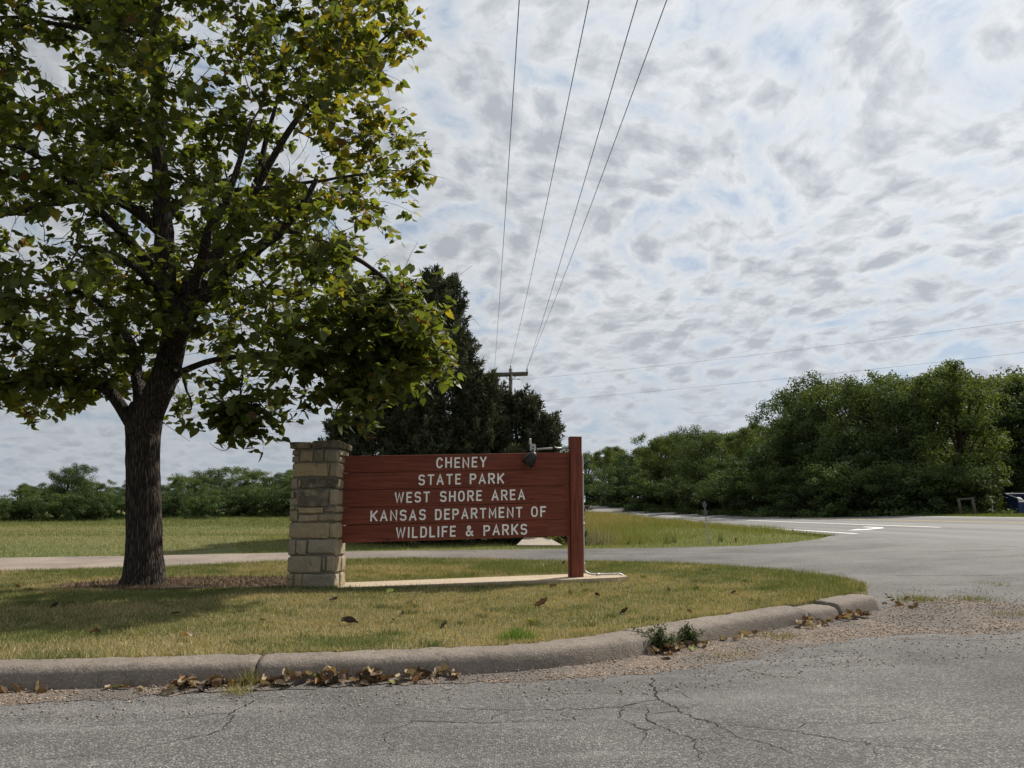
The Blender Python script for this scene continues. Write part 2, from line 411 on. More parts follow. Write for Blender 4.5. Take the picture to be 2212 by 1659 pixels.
def np_mesh(name, V, tri, col=None, smooth=False):
    me = bpy.data.meshes.new(name); n = len(V); k = tri.shape[1]
    me.vertices.add(n); me.vertices.foreach_set('co', np.ascontiguousarray(V, np.float32).ravel())
    me.loops.add(tri.size); me.loops.foreach_set('vertex_index', np.ascontiguousarray(tri, np.int32).ravel())
    me.polygons.add(len(tri)); me.polygons.foreach_set('loop_start', np.arange(0, tri.size, k, dtype=np.int32))
    if smooth: me.polygons.foreach_set('use_smooth', np.ones(len(tri), bool))
    if col is not None:
        a = me.attributes.new('col', 'FLOAT_COLOR', 'POINT')
        a.data.foreach_set('color', np.c_[col, np.ones(n)].astype(np.float32).ravel())
    me.update(calc_edges=True); me.validate(); return me
def copy_tree(o, loc=None, rz=0., s=None, parent=None):
    c = o.copy(); C.objects.link(c); c.parent = parent
    if loc is not None: c.location = loc; c.rotation_euler = (0, 0, rz)
    if s is not None: c.scale = s
    for ch in [q for q in KIDS.get(o, [])]: copy_tree(ch, parent=c)
    return c
KIDS = {}
def kids(o, *cs): KIDS.setdefault(o, []).extend(cs); return o

class MB:
    def __init__(s): s.v = []; s.f = []
    def add(s, V, F):
        n = len(s.v); s.v += [tuple(map(float, q)) for q in V]; s.f += [tuple(i + n for i in f) for f in F]; return s
    def box(s, c, size, rz=0., M=None):
        x, y, z = [q / 2 for q in size]; b = min(x, y, z) * .12
        V = []; 
        for dz in (-z, z):
            for (a, e) in ((-x + b, -y), (x - b, -y), (x, -y + b), (x, y - b), (x - b, y), (-x + b, y), (-x, y - b), (-x, -y + b)): V.append((a, e, dz))
        F = [tuple(range(7, -1, -1)), tuple(range(8, 16))] + [(i, (i + 1) % 8, 8 + (i + 1) % 8, 8 + i) for i in range(8)]
        m = M or Matrix.Rotation(rz, 3, 'Z'); return s.add([Vector(c) + m @ Vector(q) for q in V], F)
    def tube(s, P, r, n=8, caps=True):
        P = [Vector(p) for p in P]; r = r if hasattr(r, '__len__') else [r] * len(P); V = []; F = []
        up = None
        for i, p in enumerate(P):
            d = (P[min(i + 1, len(P) - 1)] - P[max(i - 1, 0)]).normalized()
            if up is None: up = d.orthogonal().normalized()
            u = (up - d * up.dot(d)); u = u.normalized() if u.length > 1e-6 else d.orthogonal().normalized(); up = u; w = d.cross(u)
            for k in range(n):
                a = 2 * math.pi * k / n; V.append(p + (u * math.cos(a) + w * math.sin(a)) * r[i])
        for i in range(len(P) - 1):
            for k in range(n): F.append((i * n + k, i * n + (k + 1) % n, (i + 1) * n + (k + 1) % n, (i + 1) * n + k))
        if caps: F += [tuple(range(n - 1, -1, -1)), tuple(range((len(P) - 1) * n, len(P) * n))]
        return s.add(V, F)
    def lathe(s, o, axis, prof, n=16):
        o = Vector(o); ax = Vector(axis).normalized(); u = ax.orthogonal().normalized(); w = ax.cross(u); V = []; F = []
        for (h, r) in prof:
            for k in range(n):
                a = 2 * math.pi * k / n; V.append(o + ax * h + (u * math.cos(a) + w * math.sin(a)) * r)
        m = len(prof)
        for i in range(m - 1):
            for k in range(n): F.append((i * n + k, i * n + (k + 1) % n, (i + 1) * n + (k + 1) % n, (i + 1) * n + k))
        F += [tuple(range(n - 1, -1, -1)), tuple(range((m - 1) * n, m * n))]
        return s.add(V, F)
    def build(s, name, mat, parent=None, smooth=False, world=True): return ob(name, s.v, s.f, mat, parent, smooth, world)

def sheet(name, poly, zf, mat, step=1.0, skirt=0.0, parent=None):
    bm = bmesh.new(); bm.faces.new([bm.verts.new((x, y, 0)) for x, y in poly])
    bmesh.ops.triangulate(bm, faces=bm.faces[:])
    P = np.array(poly); x0, y0 = P.min(0); x1, y1 = P.max(0)
    for ax, a, b in ((0, x0, x1), (1, y0, y1)):
        for q in np.arange(math.floor(a / step) * step + step, b, step):
            co = [0, 0, 0]; co[ax] = q + .0013; no = [0, 0, 0]; no[ax] = 1
            bmesh.ops.bisect_plane(bm, geom=bm.verts[:] + bm.edges[:] + bm.faces[:], plane_co=co, plane_no=no)
    bmesh.ops.triangulate(bm, faces=[f for f in bm.faces if len(f.verts) > 4])
    for f in bm.faces:
        if f.normal.z < 0: f.normal_flip()
    vs = bm.verts[:]; Z = zf(np.array([v.co.x for v in vs]), np.array([v.co.y for v in vs]))
    for v, z in zip(vs, Z): v.co.z = z
    if skirt:
        e = [q for q in bm.edges if len(q.link_faces) == 1]; r = bmesh.ops.extrude_edge_only(bm, edges=e)
        for v in [q for q in r['geom'] if isinstance(q, bmesh.types.BMVert)]: v.co.z -= skirt
    bm.normal_update()
    me = bpy.data.meshes.new(name); bm.to_mesh(me); bm.free()
    me.polygons.foreach_set('use_smooth', [True] * len(me.polygons))
    return link(name, me, mat, parent)
def inside(P, x, y):
    P = np.asarray(P); r = np.zeros(np.shape(x), bool); j = len(P) - 1
    for i in range(len(P)):
        xi, yi = P[i]; xj, yj = P[j]
        c = ((yi > y) != (yj > y)) & (x < (xj - xi) * (y - yi) / (yj - yi + 1e-12) + xi); r ^= c; j = i
    return r
def offset_path(P, d):
    t = np.gradient(P, axis=0); t /= np.hypot(t[:, 0], t[:, 1])[:, None]
    return P + np.c_[-t[:, 1], t[:, 0]] * d
def hw_offset(s):
    P = EDGE[:, :2]; t = np.gradient(P, axis=0); t /= np.hypot(t[:, 0], t[:, 1])[:, None]
    return P + np.c_[t[:, 1], -t[:, 0]] * s

# ------------------------------------------------------------------ ground, roads
def axis(parts):
    r = [];
    for a, b, s in parts: r += list(np.arange(a, b, s))
    return np.array(r + [parts[-1][1]])
gx = axis([(-3000, -400, 260), (-400, -130, 30), (-130, -30, 4), (-30, 34, 1.0), (34, 130, 4), (130, 400, 30), (400, 3000, 260)])
gy = axis([(-300, -20, 20), (-20, 60, 1.0), (60, 220, 3), (220, 500, 20), (500, 3500, 300)])
GX, GY = np.meshgrid(gx, gy); GZ = T(GX, GY) - .03
s_, _ = along_highway(GX, GY); GZ = np.where((s_ > -1.2) & (s_ < 12.6), GZ - .14, GZ)
nx, ny = len(gx), len(gy); idx = np.arange(nx * ny).reshape(ny, nx)
quad = np.stack([idx[:-1, :-1], idx[:-1, 1:], idx[1:, 1:], idx[1:, :-1]], -1).reshape(-1, 4)
gm = np_mesh('ground', np.c_[GX.ravel(), GY.ravel(), GZ.ravel()], quad, None, True)
tag(link('ground', gm, 'field_grass'), kind='structure')

lot_poly = [(-60, -16), (12.3, -16), (12.3, 0), (12.35, 10), (12.5, 18), (12.7, 28.2), (12.45, 28.9), (11.3, 27.9), (10.1, 25.8), (8.6, 24.4), (6.84, 23.6), (2.2, 24.1), (-4.67, 22.95), (-9.5, 21.5), (-13.4, 20.7), (-60, 15)]
lot = tag(sheet('parking_lot', lot_poly, lambda x, y: T(x, y), 'asphalt', 1.0), kind='structure')

# highway as a strip along its own curve with UVs across / along
ss = np.array([-.55, 0, 1.2, 2.4, 3.6, 5.4, 7.2, 9, 10.8, 11.5]); rows = [hw_offset(s) for s in ss]
V = np.stack(rows, 1); n0, n1 = V.shape[:2]
zc = EDGE[:, 2][:, None] + np.where(ss < 0, ss * .1, .06 * np.clip(ss, 0, 3.6) + .045 * np.clip(ss - 3.6, 0, 8))[None]
vv = np.c_[V.reshape(-1, 2), (zc + .012).ravel()]; ii = np.arange(n0 * n1).reshape(n0, n1)
hq = np.stack([ii[:-1, :-1], ii[:-1, 1:], ii[1:, 1:], ii[1:, :-1]], -1).reshape(-1, 4)
hm = np_mesh('highway', vv, hq, None, True)
cum = np.r_[0, np.cumsum(np.hypot(*np.diff(EDGE[:, :2], axis=0).T))]
uvl = hm.uv_layers.new(name='UVMap'); uvx = np.stack([np.tile(ss, n0), np.repeat(cum, n1)], 1)
li = np.empty(len(hm.loops), np.int32); hm.loops.foreach_get('vertex_index', li); uvl.data.foreach_set('uv', uvx[li].astype(np.float32).ravel())
highway = tag(link('highway', hm, 'highway_asphalt'), kind='structure')
def hw_point(yv, s):
    """point on the highway surface beside the edge-line point whose Y is yv"""
    i = np.searchsorted(EDGE[:, 1], yv); f = (yv - EDGE[i - 1, 1]) / (EDGE[i, 1] - EDGE[i - 1, 1]); p = EDGE[i - 1] * (1 - f) + EDGE[i] * f
    t = (EDGE[i] - EDGE[i - 1])[:2]; t = t / np.hypot(*t)
    return (p[0] + t[1] * s, p[1] - t[0] * s, p[2] + (.06 * min(max(s, 0), 3.6) + .045 * max(s - 3.6, 0) if s > 0 else s * .1) + .018)
def stripe(name, s0, s1, y0, y1, mat, n=60):
    ys = np.linspace(y0, y1, n); V = []; [V.extend([hw_point(y, s0), hw_point(y, s1)]) for y in ys]
    F = [(2 * i, 2 * i + 1, 2 * i + 3, 2 * i + 2) for i in range(n - 1)]
    return ob(name, V, F, mat, highway)
stripe('edge_line', -.02, .14, 28.7, 140, 'white_paint', 120)
stripe('lane_line', 3.55, 3.72, 29.7, 92, 'white_paint', 60)
stripe('centre_line', 7.05, 7.16, -40, 140, 'yellow_paint', 150)
stripe('centre_line', 7.30, 7.41, -40, 140, 'yellow_paint', 150)
stripe('far_edge_line', 10.75, 10.87, -40, 140, 'white_paint', 150)
def arrow(y0, k=1.0):
    """turn arrow for traffic coming towards the camera: stem along the lane, head turned to the park"""
    out = [(2.75, 3.0), (2.50, 3.0), (2.45, 1.7), (2.2, 1.15), (1.85, .95), (1.65, .95), (1.65, 1.35), (.95, .7), (1.65, -.1), (1.65, .45), (1.95, .47), (2.45, .75), (2.72, 1.5)]
    V = [hw_point(y0 + b * k, a) for a, b in out]; ob('turn_arrow', V, [tuple(range(len(V)))], 'white_paint', highway)
arrow(31.0); arrow(80.0)
# gravel side road far off, where the highway bends
tag(sheet('side_road', [(10.5, 128), (30, 128.5), (60, 133), (60, 138), (28, 134), (8, 133)], lambda x, y: T(x, y) + .06, 'side_road_gravel', 3.0), kind='structure')

# lawn island
kt = offset_path(KERB, .40)
lawn_poly = [tuple(p) for p in kt] + [(4.98, 11.1), (5.3, 11.9), (5.42, 12.9), (5.3, 13.9), (4.95, 14.8), (4.5, 15.6), (3.5, 17.1), (2.15, 18.7), (-.5, 19.9), (-2.5, 20.15), (-4.3, 19.95), (-6.2, 19.0), (-7.88, 17.85), (-10.85, 16.8), (-16, 15.6)]
lawn = tag(sheet('lawn', lawn_poly, lawn_z, 'lawn_soil', .6, .22), kind='structure')
tag(sheet('bare_soil', [(-7.9, 13.5), (-7.0, 13.1), (-5.95, 12.75), (-5.01, 13.05), (-3.79, 13.3), (-3.75, 14.6), (-4.41, 15.4), (-5.3, 15.5), (-6.3, 15.5), (-7.3, 15.1), (-7.9, 14.3)], lambda x, y: lawn_z(x, y) + .012, 'dirt', .5), kind='structure')
gravel_poly = [tuple(p) for p in offset_path(KERB, .05)] + [(5.25, 10.9), (5.9, 11.6), (6.5, 10.9), (6.9, 10.0), (6.2, 9.2), (5.35, 8.55), (4.54, 8.77), (3.9, 8.75), (3.39, 8.45), (2.8, 8.15), (2.2, 7.75), (1.57, 7.33), (.91, 7.12), (.38, 7.01), (-.82, 6.92), (-1.87, 6.73), (-2.48, 6.61), (-3.13, 6.41), (-3.9, 6.18), (-8, 5.6), (-16, 4.5)]
rr = np.random.default_rng(5)
def roughen(poly, i0, amp, step=.18):
    out = list(poly[:i0])
    for a, b in zip(poly[i0:], poly[i0 + 1:]):
        a = np.array(a); b = np.array(b); m = max(1, int(np.hypot(*(b - a)) / step))
        for k in range(m): out.append(tuple(a + (b - a) * k / m + rr.normal(0, amp, 2) * (k > 0)))
    out.append(poly[-1]); return out
tag(sheet('gravel_verge', roughen(gravel_poly, len(KERB), .05, .13), lambda x, y: T(x, y) + .002 + .025 * np.exp(-kerb_dist(x, y) / .13), 'gravel_bed', .5), kind='structure')

# kerb, cast in lengths with open joints
kerb = bpy.data.objects.new('kerb', None); C.objects.link(kerb); kerb.location = (0, 0, 0); tag(kerb, kind='structure')
prof = [(-.015, -.05), (.0, .02), (.018, .085), (.034, .135), (.056, .166), (.090, .183), (.14, .190), (.22, .193), (.30, .194), (.37, .192), (.42, .184), (.43, .0)]
kl = np.r_[0, np.cumsum(np.hypot(*np.diff(KERB, axis=0).T))]
def kerb_at(l):
    i = min(max(np.searchsorted(kl, l), 1), len(kl) - 1); f = (l - kl[i - 1]) / (kl[i] - kl[i - 1]); p = KERB[i - 1] * (1 - f) + KERB[i] * f
    t = KERB[min(i + 1, len(KERB) - 1)] - KERB[max(i - 2, 0)]; t = t / np.hypot(*t); return p, np.array([-t[1], t[0]])
def len_at_x(x): return float(np.interp(x, KERB[:, 0], kl))
joints = [0, len_at_x(-9.2), len_at_x(-5.6), len_at_x(-2.2), len_at_x(1.45), len_at_x(3.62), len_at_x(4.12), kl[-1]]
for j, (a, b) in enumerate(zip(joints[:-1], joints[1:])):
    a += .007; b -= .007; m = max(3, int((b - a) / .045)); V = []; F = []; dz = -.035 if j == 5 else 0
    for i in range(m + 1):
        l = a + (b - a) * i / m; p, nrm = kerb_at(l); z0 = tz(*p)
        for (o, h) in prof:
            k = (vnoise(np.array(l * 6), np.array(o * 20 + j)) - .5) * .020 + (vnoise(np.array(l * 23), np.array(o * 60)) - .5) * .013
            end = min(i, m - i) / max(1, m); hh = h * (1 - .045 * max(0, 1 - end * m / 1.2)) + (k if h > .01 else 0) + dz * (h > .03)
            V.append((*(p + nrm * (o + k * .5)), z0 + hh))
    q = len(prof)
    for i in range(m):
        for k in range(q - 1): F.append((i * q + k, (i + 1) * q + k, (i + 1) * q + k + 1, i * q + k + 1))
    F += [tuple(range(q)), tuple(range(m * q + q - 1, m * q - 1, -1))]
    ob('kerb_segment', V, F, 'kerb_concrete', kerb, True)

# cracks in the asphalt: narrow jagged open seams
def crack(P, w=.012, seed=0):
    r = np.random.default_rng(seed); Q = []
    for a, b in zip(P, P[1:]):
        a = np.array(a, float); b = np.array(b, float); m = max(2, int(np.hypot(*(b - a)) / .045))
        for k in range(m): Q.append(a + (b - a) * k / m + r.normal(0, .017, 2))
    Q.append(np.array(P[-1], float)); Q = np.array(Q); t = np.gradient(Q, axis=0); t /= np.hypot(t[:, 0], t[:, 1])[:, None] + 1e-9
    n = np.c_[-t[:, 1], t[:, 0]]; f = np.linspace(0, 1, len(Q)); ww = w * .48 * (.3 + 1.4 * r.random(len(Q))) * np.sqrt(np.clip(np.minimum(f * 6 + .25, (1 - f) * 3 + .1), 0, 1)) * .5
    A = Q + n * ww[:, None]; B = Q - n * ww[:, None]; V = []
    for a, b in zip(A, B): V += [(a[0], a[1], tz(*a) + .004), (b[0], b[1], tz(*b) + .004)]
    ob('crack', V, [(2 * i, 2 * i + 1, 2 * i + 3, 2 * i + 2) for i in range(len(Q) - 1)], 'crack_tar', lot)
for i, (P, w) in enumerate([
    ([(1.22, 7.05), (1.17, 6.6), (1.13, 6.28), (1.2, 5.9), (1.36, 5.55), (1.45, 5.2)], .024), ([(1.13, 6.28), (.82, 6.05), (.42, 6.0), (-.02, 6.02), (-.51, 6.09)], .018),
    ([(.82, 6.05), (.75, 5.75), (.88, 5.4), (.82, 5.1)], .014), ([(.2, 5.72), (-.2, 5.66), (-.7, 5.72), (-1.1, 5.66)], .015), ([(1.2, 5.9), (.95, 5.8), (1.0, 5.5), (1.15, 5.2), (1.1, 4.7)], .014),
    ([(1.36, 5.55), (1.8, 5.35), (2.2, 5.0), (2.6, 4.8)], .013), ([(-2.0, 6.5), (-2.05, 6.0), (-1.95, 5.5), (-2.4, 5.0)], .014), ([(-2.05, 6.0), (-2.5, 5.75), (-3.2, 5.5)], .01), ([(2.0, 7.4), (2.25, 7.0), (2.5, 6.85)], .014),
    ([(6.5, 14.6), (7.4, 13.9), (8.4, 13.4), (9.6, 12.6)], .04), ([(6.0, 13.2), (6.8, 12.8), (7.6, 12.1), (8.8, 11.2)], .03), ([(5.5, 14.9), (6.6, 15.0), (7.4, 14.6)], .03), ([(9, 19.5), (10.2, 18.6), (12, 17.6)], .05), ([(4.0, 8.6), (4.6, 8.3), (5.3, 8.2)], .02), ([(.42, 6.0), (.35, 5.85), (.45, 5.7), (.2, 5.72)], .01), ([(.82, 6.05), (1.0, 5.95), (.95, 5.8)], .01), ([(.88, 5.4), (1.0, 5.5)], .008), ([(1.15, 5.2), (1.45, 5.2), (1.7, 4.9), (1.75, 4.6)], .011), ([(-.02, 6.02), (-.1, 5.85), (-.2, 5.66)], .009), ([(1.8, 5.35), (2.0, 5.5), (2.4, 5.45), (2.9, 5.6)], .009), ([(-.7, 5.72), (-.85, 5.4), (-.7, 5.0)], .009), ([(2.2, 5.0), (2.1, 4.7)], .009), ([(-2.4, 5.0), (-2.9, 4.9)], .009), ([(1.17, 6.6), (1.35, 6.45), (1.4, 6.2)], .008)]):
    crack(P, w, i)

# concrete pad under the sign
SD = Vector((4.01, .51, 0)).normalized(); SN = Vector((SD.y, -SD.x, 0))       # along the sign, towards the viewer
SA = math.atan2(SD.y, SD.x); S0 = Vector((-2.95, 13.43, 0))
def pad_z(l): return .230 + .0262 * l
pv = []
for (l, w) in [(-.02, .40), (1.2, .44), (2.6, .42), (4.0, .45), (4.75, .42), (4.98, .26), (5.0, -.2), (4.7, -.62), (3.0, -.64), (1.2, -.62), (-.02, -.64)]:
    p = S0 + SD * l + SN * w; pv.append((p.x, p.y, pad_z(l)))
n = len(pv); pvb = [(x, y, z - .2) for x, y, z in pv]
tag(ob('concrete_pad', pv + pvb, [tuple(range(n - 1, -1, -1))] + [(i, (i + 1) % n, n + (i + 1) % n, n + i) for i in range(n)], 'pad_concrete'), 'long pale concrete pad under the red wooden sign', 'concrete pad')
for f in bpy.data.objects['concrete_pad'].data.polygons: pass

# ------------------------------------------------------------------ stone pillar
PW, PD, PZ0 = .79, .64, .20
pil = thing('stone_pillar', (-3.74, 13.13, PZ0), 'square pillar of buff limestone blocks at the left end of the red sign', 'pillar', rz=R(-4.5))
core = MB(); core.box((PW / 2, PD / 2, 1.19), (PW - .05, PD - .05, 2.36)); core.build('mortar_core', 'mortar', pil, world=False)
sr = np.random.default_rng(11)
def stone_mesh(w, h, d=.07, name='stone', chop=None):
    """block with a rough outline; its face looks along -Y, centred on the origin"""
    j = lambda a: sr.normal(0, a)
    c = min(w, h) * .10
    o = [(-w / 2 + c, -h / 2), (w / 2 - c, -h / 2), (w / 2, -h / 2 + c), (w / 2, h / 2 - c), (w / 2 - c, h / 2), (-w / 2 + c, h / 2), (-w / 2, h / 2 - c), (-w / 2, -h / 2 + c)]
    if w > .2:                                                   # longer blocks get a midpoint top and bottom
        o = o[:1] + [(j(.03), -h / 2 + abs(j(.004)))] + o[1:5] + [(j(.03), h / 2 - abs(j(.004)))] + o[5:]
    o = [(x + j(.005), z + j(.005)) for x, z in o]
    if chop: o = [(x, z) if not (x < -w / 2 + .06 and z < 0) else (x + chop, z) for x, z in o]
    n = len(o); V = [(x, d * .7, z) for x, z in o] + [(x, .004 + j(.003), z) for x, z in o]
    ins = min(.020, min(w, h) * .18)
    V += [(x * (1 - 2 * ins / w), -.012 + j(.004), z * (1 - 2 * ins / h)) for x, z in o] + [(j(.01), -.018 + j(.005), j(.01))]
    F = []
    for r in (0, 1): F += [(r * n + i, r * n + (i + 1) % n, (r + 1) * n + (i + 1) % n, (r + 1) * n + i) for i in range(n)]
    F += [(2 * n + i, 2 * n + (i + 1) % n, 3 * n) for i in range(n)]
    me = bpy.data.meshes.new(name); me.from_pydata(V, [], F); me.update(); me.materials.append(MATS['limestone']); return me
def put_stone(face, u0, z0, u1, z1, dark=0., name='stone', d=.07, proud=0., chop=None):
    me = stone_mesh(u1 - u0, z1 - z0, d, name, chop); o = bpy.data.objects.new(name, me); C.objects.link(o); o.parent = pil
    u = (u0 + u1) / 2; z = (z0 + z1) / 2; o['weathering'] = float(dark)
    if face == 0: o.location = (u, -proud, z); o.rotation_euler = (0, 0, 0)
    elif face == 1: o.location = (PW + proud, u, z); o.rotation_euler = (0, 0, R(90))
    elif face == 2: o.location = (PW - u, PD + proud, z); o.rotation_euler = (0, 0, R(180))
    else: o.location = (-proud, PD - u, z); o.rotation_euler = (0, 0, R(-90))
    return o
K = 2.46 / 1505.
def fr(x, y):                                                   # photo-measured course plan -> metres on the front face
    left = 130 + (y - 250) * (72 - 130) / 1330.; right = 605 + (y - 250) * (548 - 605) / 1330.
    return (x - left) / (right - left) * PW, (1590 - y) * K
front = [(130, 180, 190, 235, .4), (130, 241, 195, 310, .3), (210, 180, 345, 302, .3), (356, 178, 455, 303, .6), (466, 172, 600, 303, .4),
 (132, 318, 500, 455, .15), (520, 314, 602, 458, .05), (503, 318, 516, 412, 0), (122, 475, 184, 578, .1), (190, 482, 212, 568, 0), (220, 473, 598, 572, .9),
 (150, 586, 506, 760, .75), (521, 588, 592, 742, .0), (118, 615, 143, 668, 0), (108, 677, 190, 748, .1), (106, 756, 155, 797, 0), (192, 772, 449, 835, 0), (462, 770, 570, 820, .1), (165, 774, 185, 797, 0),
 (103, 806, 182, 906, 0), (194, 846, 388, 912, 0), (399, 842, 582, 910, 0), (98, 926, 512, 1080, .05), (523, 932, 576, 1075, 0),
 (92, 1096, 162, 1250, .1), (169, 1102, 278, 1244, .05), (294, 1094, 568, 1234, .1), (86, 1264, 424, 1424, .1), (438, 1278, 469, 1410, 0), (483, 1260, 560, 1410, 0),
 (78, 1441, 143, 1490, .1), (74, 1496, 140, 1600, .4), (150, 1440, 228, 1600, .3), (234, 1437, 548, 1600, .25)]
for (a, b, c2, d2, k) in front:
    ym = (b + d2) / 2; u0, _ = fr(a, ym); u1, _ = fr(c2, ym); z1 = (1590 - b) * K; z0 = (1590 - d2) * K
    put_stone(0, max(u0, -.015), z0, min(u1, PW + .012), z1, k, chop=.07 if (a, b) == (150, 586) else None)
courses = [(0, .245), (.265, .52), (.545, .81), (.83, 1.09), (1.11, 1.24), (1.26, 1.37), (1.385, 1.64), (1.66, 1.82), (1.84, 2.08), (2.10, 2.20), (2.215, 2.32)]
for f, W in ((1, PD), (2, PW), (3, PD)):
    for z0, z1 in courses:
        m = 2 if W < .7 else 3
        cuts = sorted([.04 + sr.random() * .06 * 0] + [W * (i + sr.uniform(-.22, .22)) / m for i in range(1, m)] + [W - .03])
        for a, b in zip(cuts, cuts[1:]): put_stone(f, a + .012, z0, b - .012, z1 - .004 * sr.random(), .25 * sr.random() * (1.5 if z0 > 1.6 else .6), proud=sr.uniform(-.008, .012))
capm = [(-.045, .33, -.04, .31, 2.335, 2.445), (.345, .835, -.045, .31, 2.34, 2.462), (-.04, .40, .325, .69, 2.335, 2.45), (.415, .84, .325, .68, 2.335, 2.44)]
for x0, x1, y0, y1, z0, z1 in capm:                                # cap slabs
    c0 = .016; j = lambda: sr.normal(0, .006); V = []
    for z, i_ in ((z0, .006), (z0 + .025, 0), (z1 - .02, 0), (z1, .022)):
        V += [(x0 + i_ + c0 + j(), y0 + i_ + j(), z + j()), ((x0 + x1) / 2, y0 + i_ + j(), z + j()), (x1 - i_ - c0, y0 + i_ + j(), z + j()), (x1 - i_ + j(), y0 + c0 + i_, z), (x1 - i_ + j(), y1 - c0 - i_, z), (x1 - c0 - i_, y1 - i_ + j(), z), (x0 + c0 + i_, y1 - i_, z), (x0 + i_ + j(), y1 - c0 - i_, z), (x0 + i_ + j(), y0 + c0 + i_, z)]
    F = [tuple(range(8, -1, -1)), tuple(range(27, 36))] + [(r * 9 + i, r * 9 + (i + 1) % 9, (r + 1) * 9 + (i + 1) % 9, (r + 1) * 9 + i) for r in range(3) for i in range(9)]
    o = ob('cap_stone', V, F, 'limestone', pil, world=False); o['weathering'] = .85

# ------------------------------------------------------------------ red timber sign
sign = thing('park_sign', (S0.x, S0.y, pad_z(0)), 'long red board sign with white lettering fixed to a square red post', 'sign', rz=SA)
BL = 4.03; BH = .298; BZ = .935 - pad_z(0); TILT = .0262
def beam(name, x0, x1, z0, z1, y0, y1, grain, slope=TILT, cell=.25):
    """timber with eased edges, slightly wavy; local sign frame, follows the slope of the ground"""
    V = []; m = max(2, int(max(x1 - x0, z1 - z0) / cell)); F = []; e = .006; long_x = (x1 - x0) > (z1 - z0)
    for i in range(m + 1):
        f = i / m
        w = lambda q: (float(vnoise(np.array(f * 9 + q), np.array(x0 * 3 + z0 * 7))) - .5) * .006
        if long_x:
            x = x0 + (x1 - x0) * f; s = slope * x
            ring = [(x, y0 + e, z0 + s + w(0)), (x, y0 + w(3), z0 + e + s), (x, y0 + w(3), z1 - e + s), (x, y0 + e, z1 + s + w(1)), (x, y1 - e, z1 + s + w(1)), (x, y1, z1 - e + s), (x, y1, z0 + e + s), (x, y1 - e, z0 + s + w(0))]
        else:
            z = z0 + (z1 - z0) * f
            ring = [(x0 + e, y0, z), (x1 - e, y0, z), (x1 + w(2), y0 + e, z), (x1 + w(2), y1 - e, z), (x1 - e, y1, z), (x0 + e, y1, z), (x0 + w(5), y1 - e, z), (x0 + w(5), y0 + e, z)]
        V += ring
    for i in range(m):
        for k in range(8): F.append((i * 8 + k, i * 8 + (k + 1) % 8, (i + 1) * 8 + (k + 1) % 8, (i + 1) * 8 + k))
    F += [tuple(range(8)), tuple(range(m * 8 + 7, m * 8 - 1, -1))]
    # pivot at the middle so that grain differs from board to board
    o = ob(name, V, F, 'red_stained_wood', sign, world=False); o['grain_up'] = float(grain); return o
boards = []
for i in range(5):
    z1 = BZ + BH * (5 - i); boards.append(beam('board', 0.0, BL, z1 - BH + .006, z1, -.02 + .002 * (i % 2), .026, 0))
post = beam('post', BL - .01, BL + .20, .055, 2.56 + .02, -.10, .10, 1)
beam('back_post', BL - .045, BL - .013, .055, 2.1, -.03, .09, 1)

# stroke lettering ------------------------------------------------------
def arc(cx, cy, rx, ry, a0, a1, n=9, p=2.5):
    out = []
    for k in range(n + 1):
        a = R(a0 + (a1 - a0) * k / n); c, s = math.cos(a), math.sin(a)
        out.append((cx + rx * math.copysign(abs(c) ** (2 / p), c), cy + ry * math.copysign(abs(s) ** (2 / p), s)))
    return out
GL = {
 'A': (.66, [[(0, 0), (.5, 1), (1, 0)], [(.2, .3), (.8, .3)]]), 'C': (.60, [arc(.5, .5, .5, .5, 33, 327, 18)]),
 'D': (.60, [[(0, 0), (0, 1), (.5, 1)] + arc(.5, .5, .5, .5, 80, -80, 10) + [(.5, 0), (0, 0)]]),
 'E': (.50, [[(1, 1), (0, 1), (0, 0), (1, 0)], [(0, .52), (.85, .52)]]), 'F': (.50, [[(1, 1), (0, 1), (0, 0)], [(0, .52), (.85, .52)]]),
 'H': (.60, [[(0, 0), (0, 1)], [(1, 0), (1, 1)], [(0, .5), (1, .5)]]), 'I': (.0, [[(0, 0), (0, 1)]]),
 'K': (.62, [[(0, 0), (0, 1)], [(1, 1), (0, .36)], [(.32, .58), (1, 0)]]), 'L': (.48, [[(0, 1), (0, 0), (1, 0)]]),
 'M': (.72, [[(0, 0), (0, 1), (.5, .28), (1, 1), (1, 0)]]), 'N': (.62, [[(0, 0), (0, 1), (1, 0), (1, 1)]]),
 'O': (.62, [arc(.5, .5, .5, .5, 90, 450, 26)]), 'P': (.58, [[(0, 0), (0, 1), (.55, 1)] + arc(.55, .74, .45, .26, 80, -80, 8) + [(.55, .48), (0, .48)]]),
 'R': (.60, [[(0, 0), (0, 1), (.55, 1)] + arc(.55, .74, .45, .26, 80, -80, 8) + [(.55, .48), (0, .48)], [(.5, .47), (1, 0)]]),
 'S': (.58, [arc(.5, .75, .5, .25, 25, 180, 8) + arc(.5, .75, .5, .24, 190, 262, 4) + arc(.5, .26, .5, .25, 82, 0, 4) + arc(.5, .25, .5, .25, -5, -155, 8)]),
 'T': (.60, [[(0, 1), (1, 1)], [(.5, 1), (.5, 0)]]), 'W': (.92, [[(0, 1), (.24, 0), (.5, .95), (.76, 0), (1, 1)]]), 'Y': (.62, [[(0, 1), (.5, .46), (1, 1)], [(.5, .46), (.5, 0)]]),
 '&': (.66, [[(1, 0), (.3, .68), (.2, .84), (.3, .98), (.48, 1.0), (.62, .88), (.56, .72), (.12, .4), (.02, .2), (.14, .04), (.4, 0), (.7, .12), (.95, .42)]])}
TS = .152
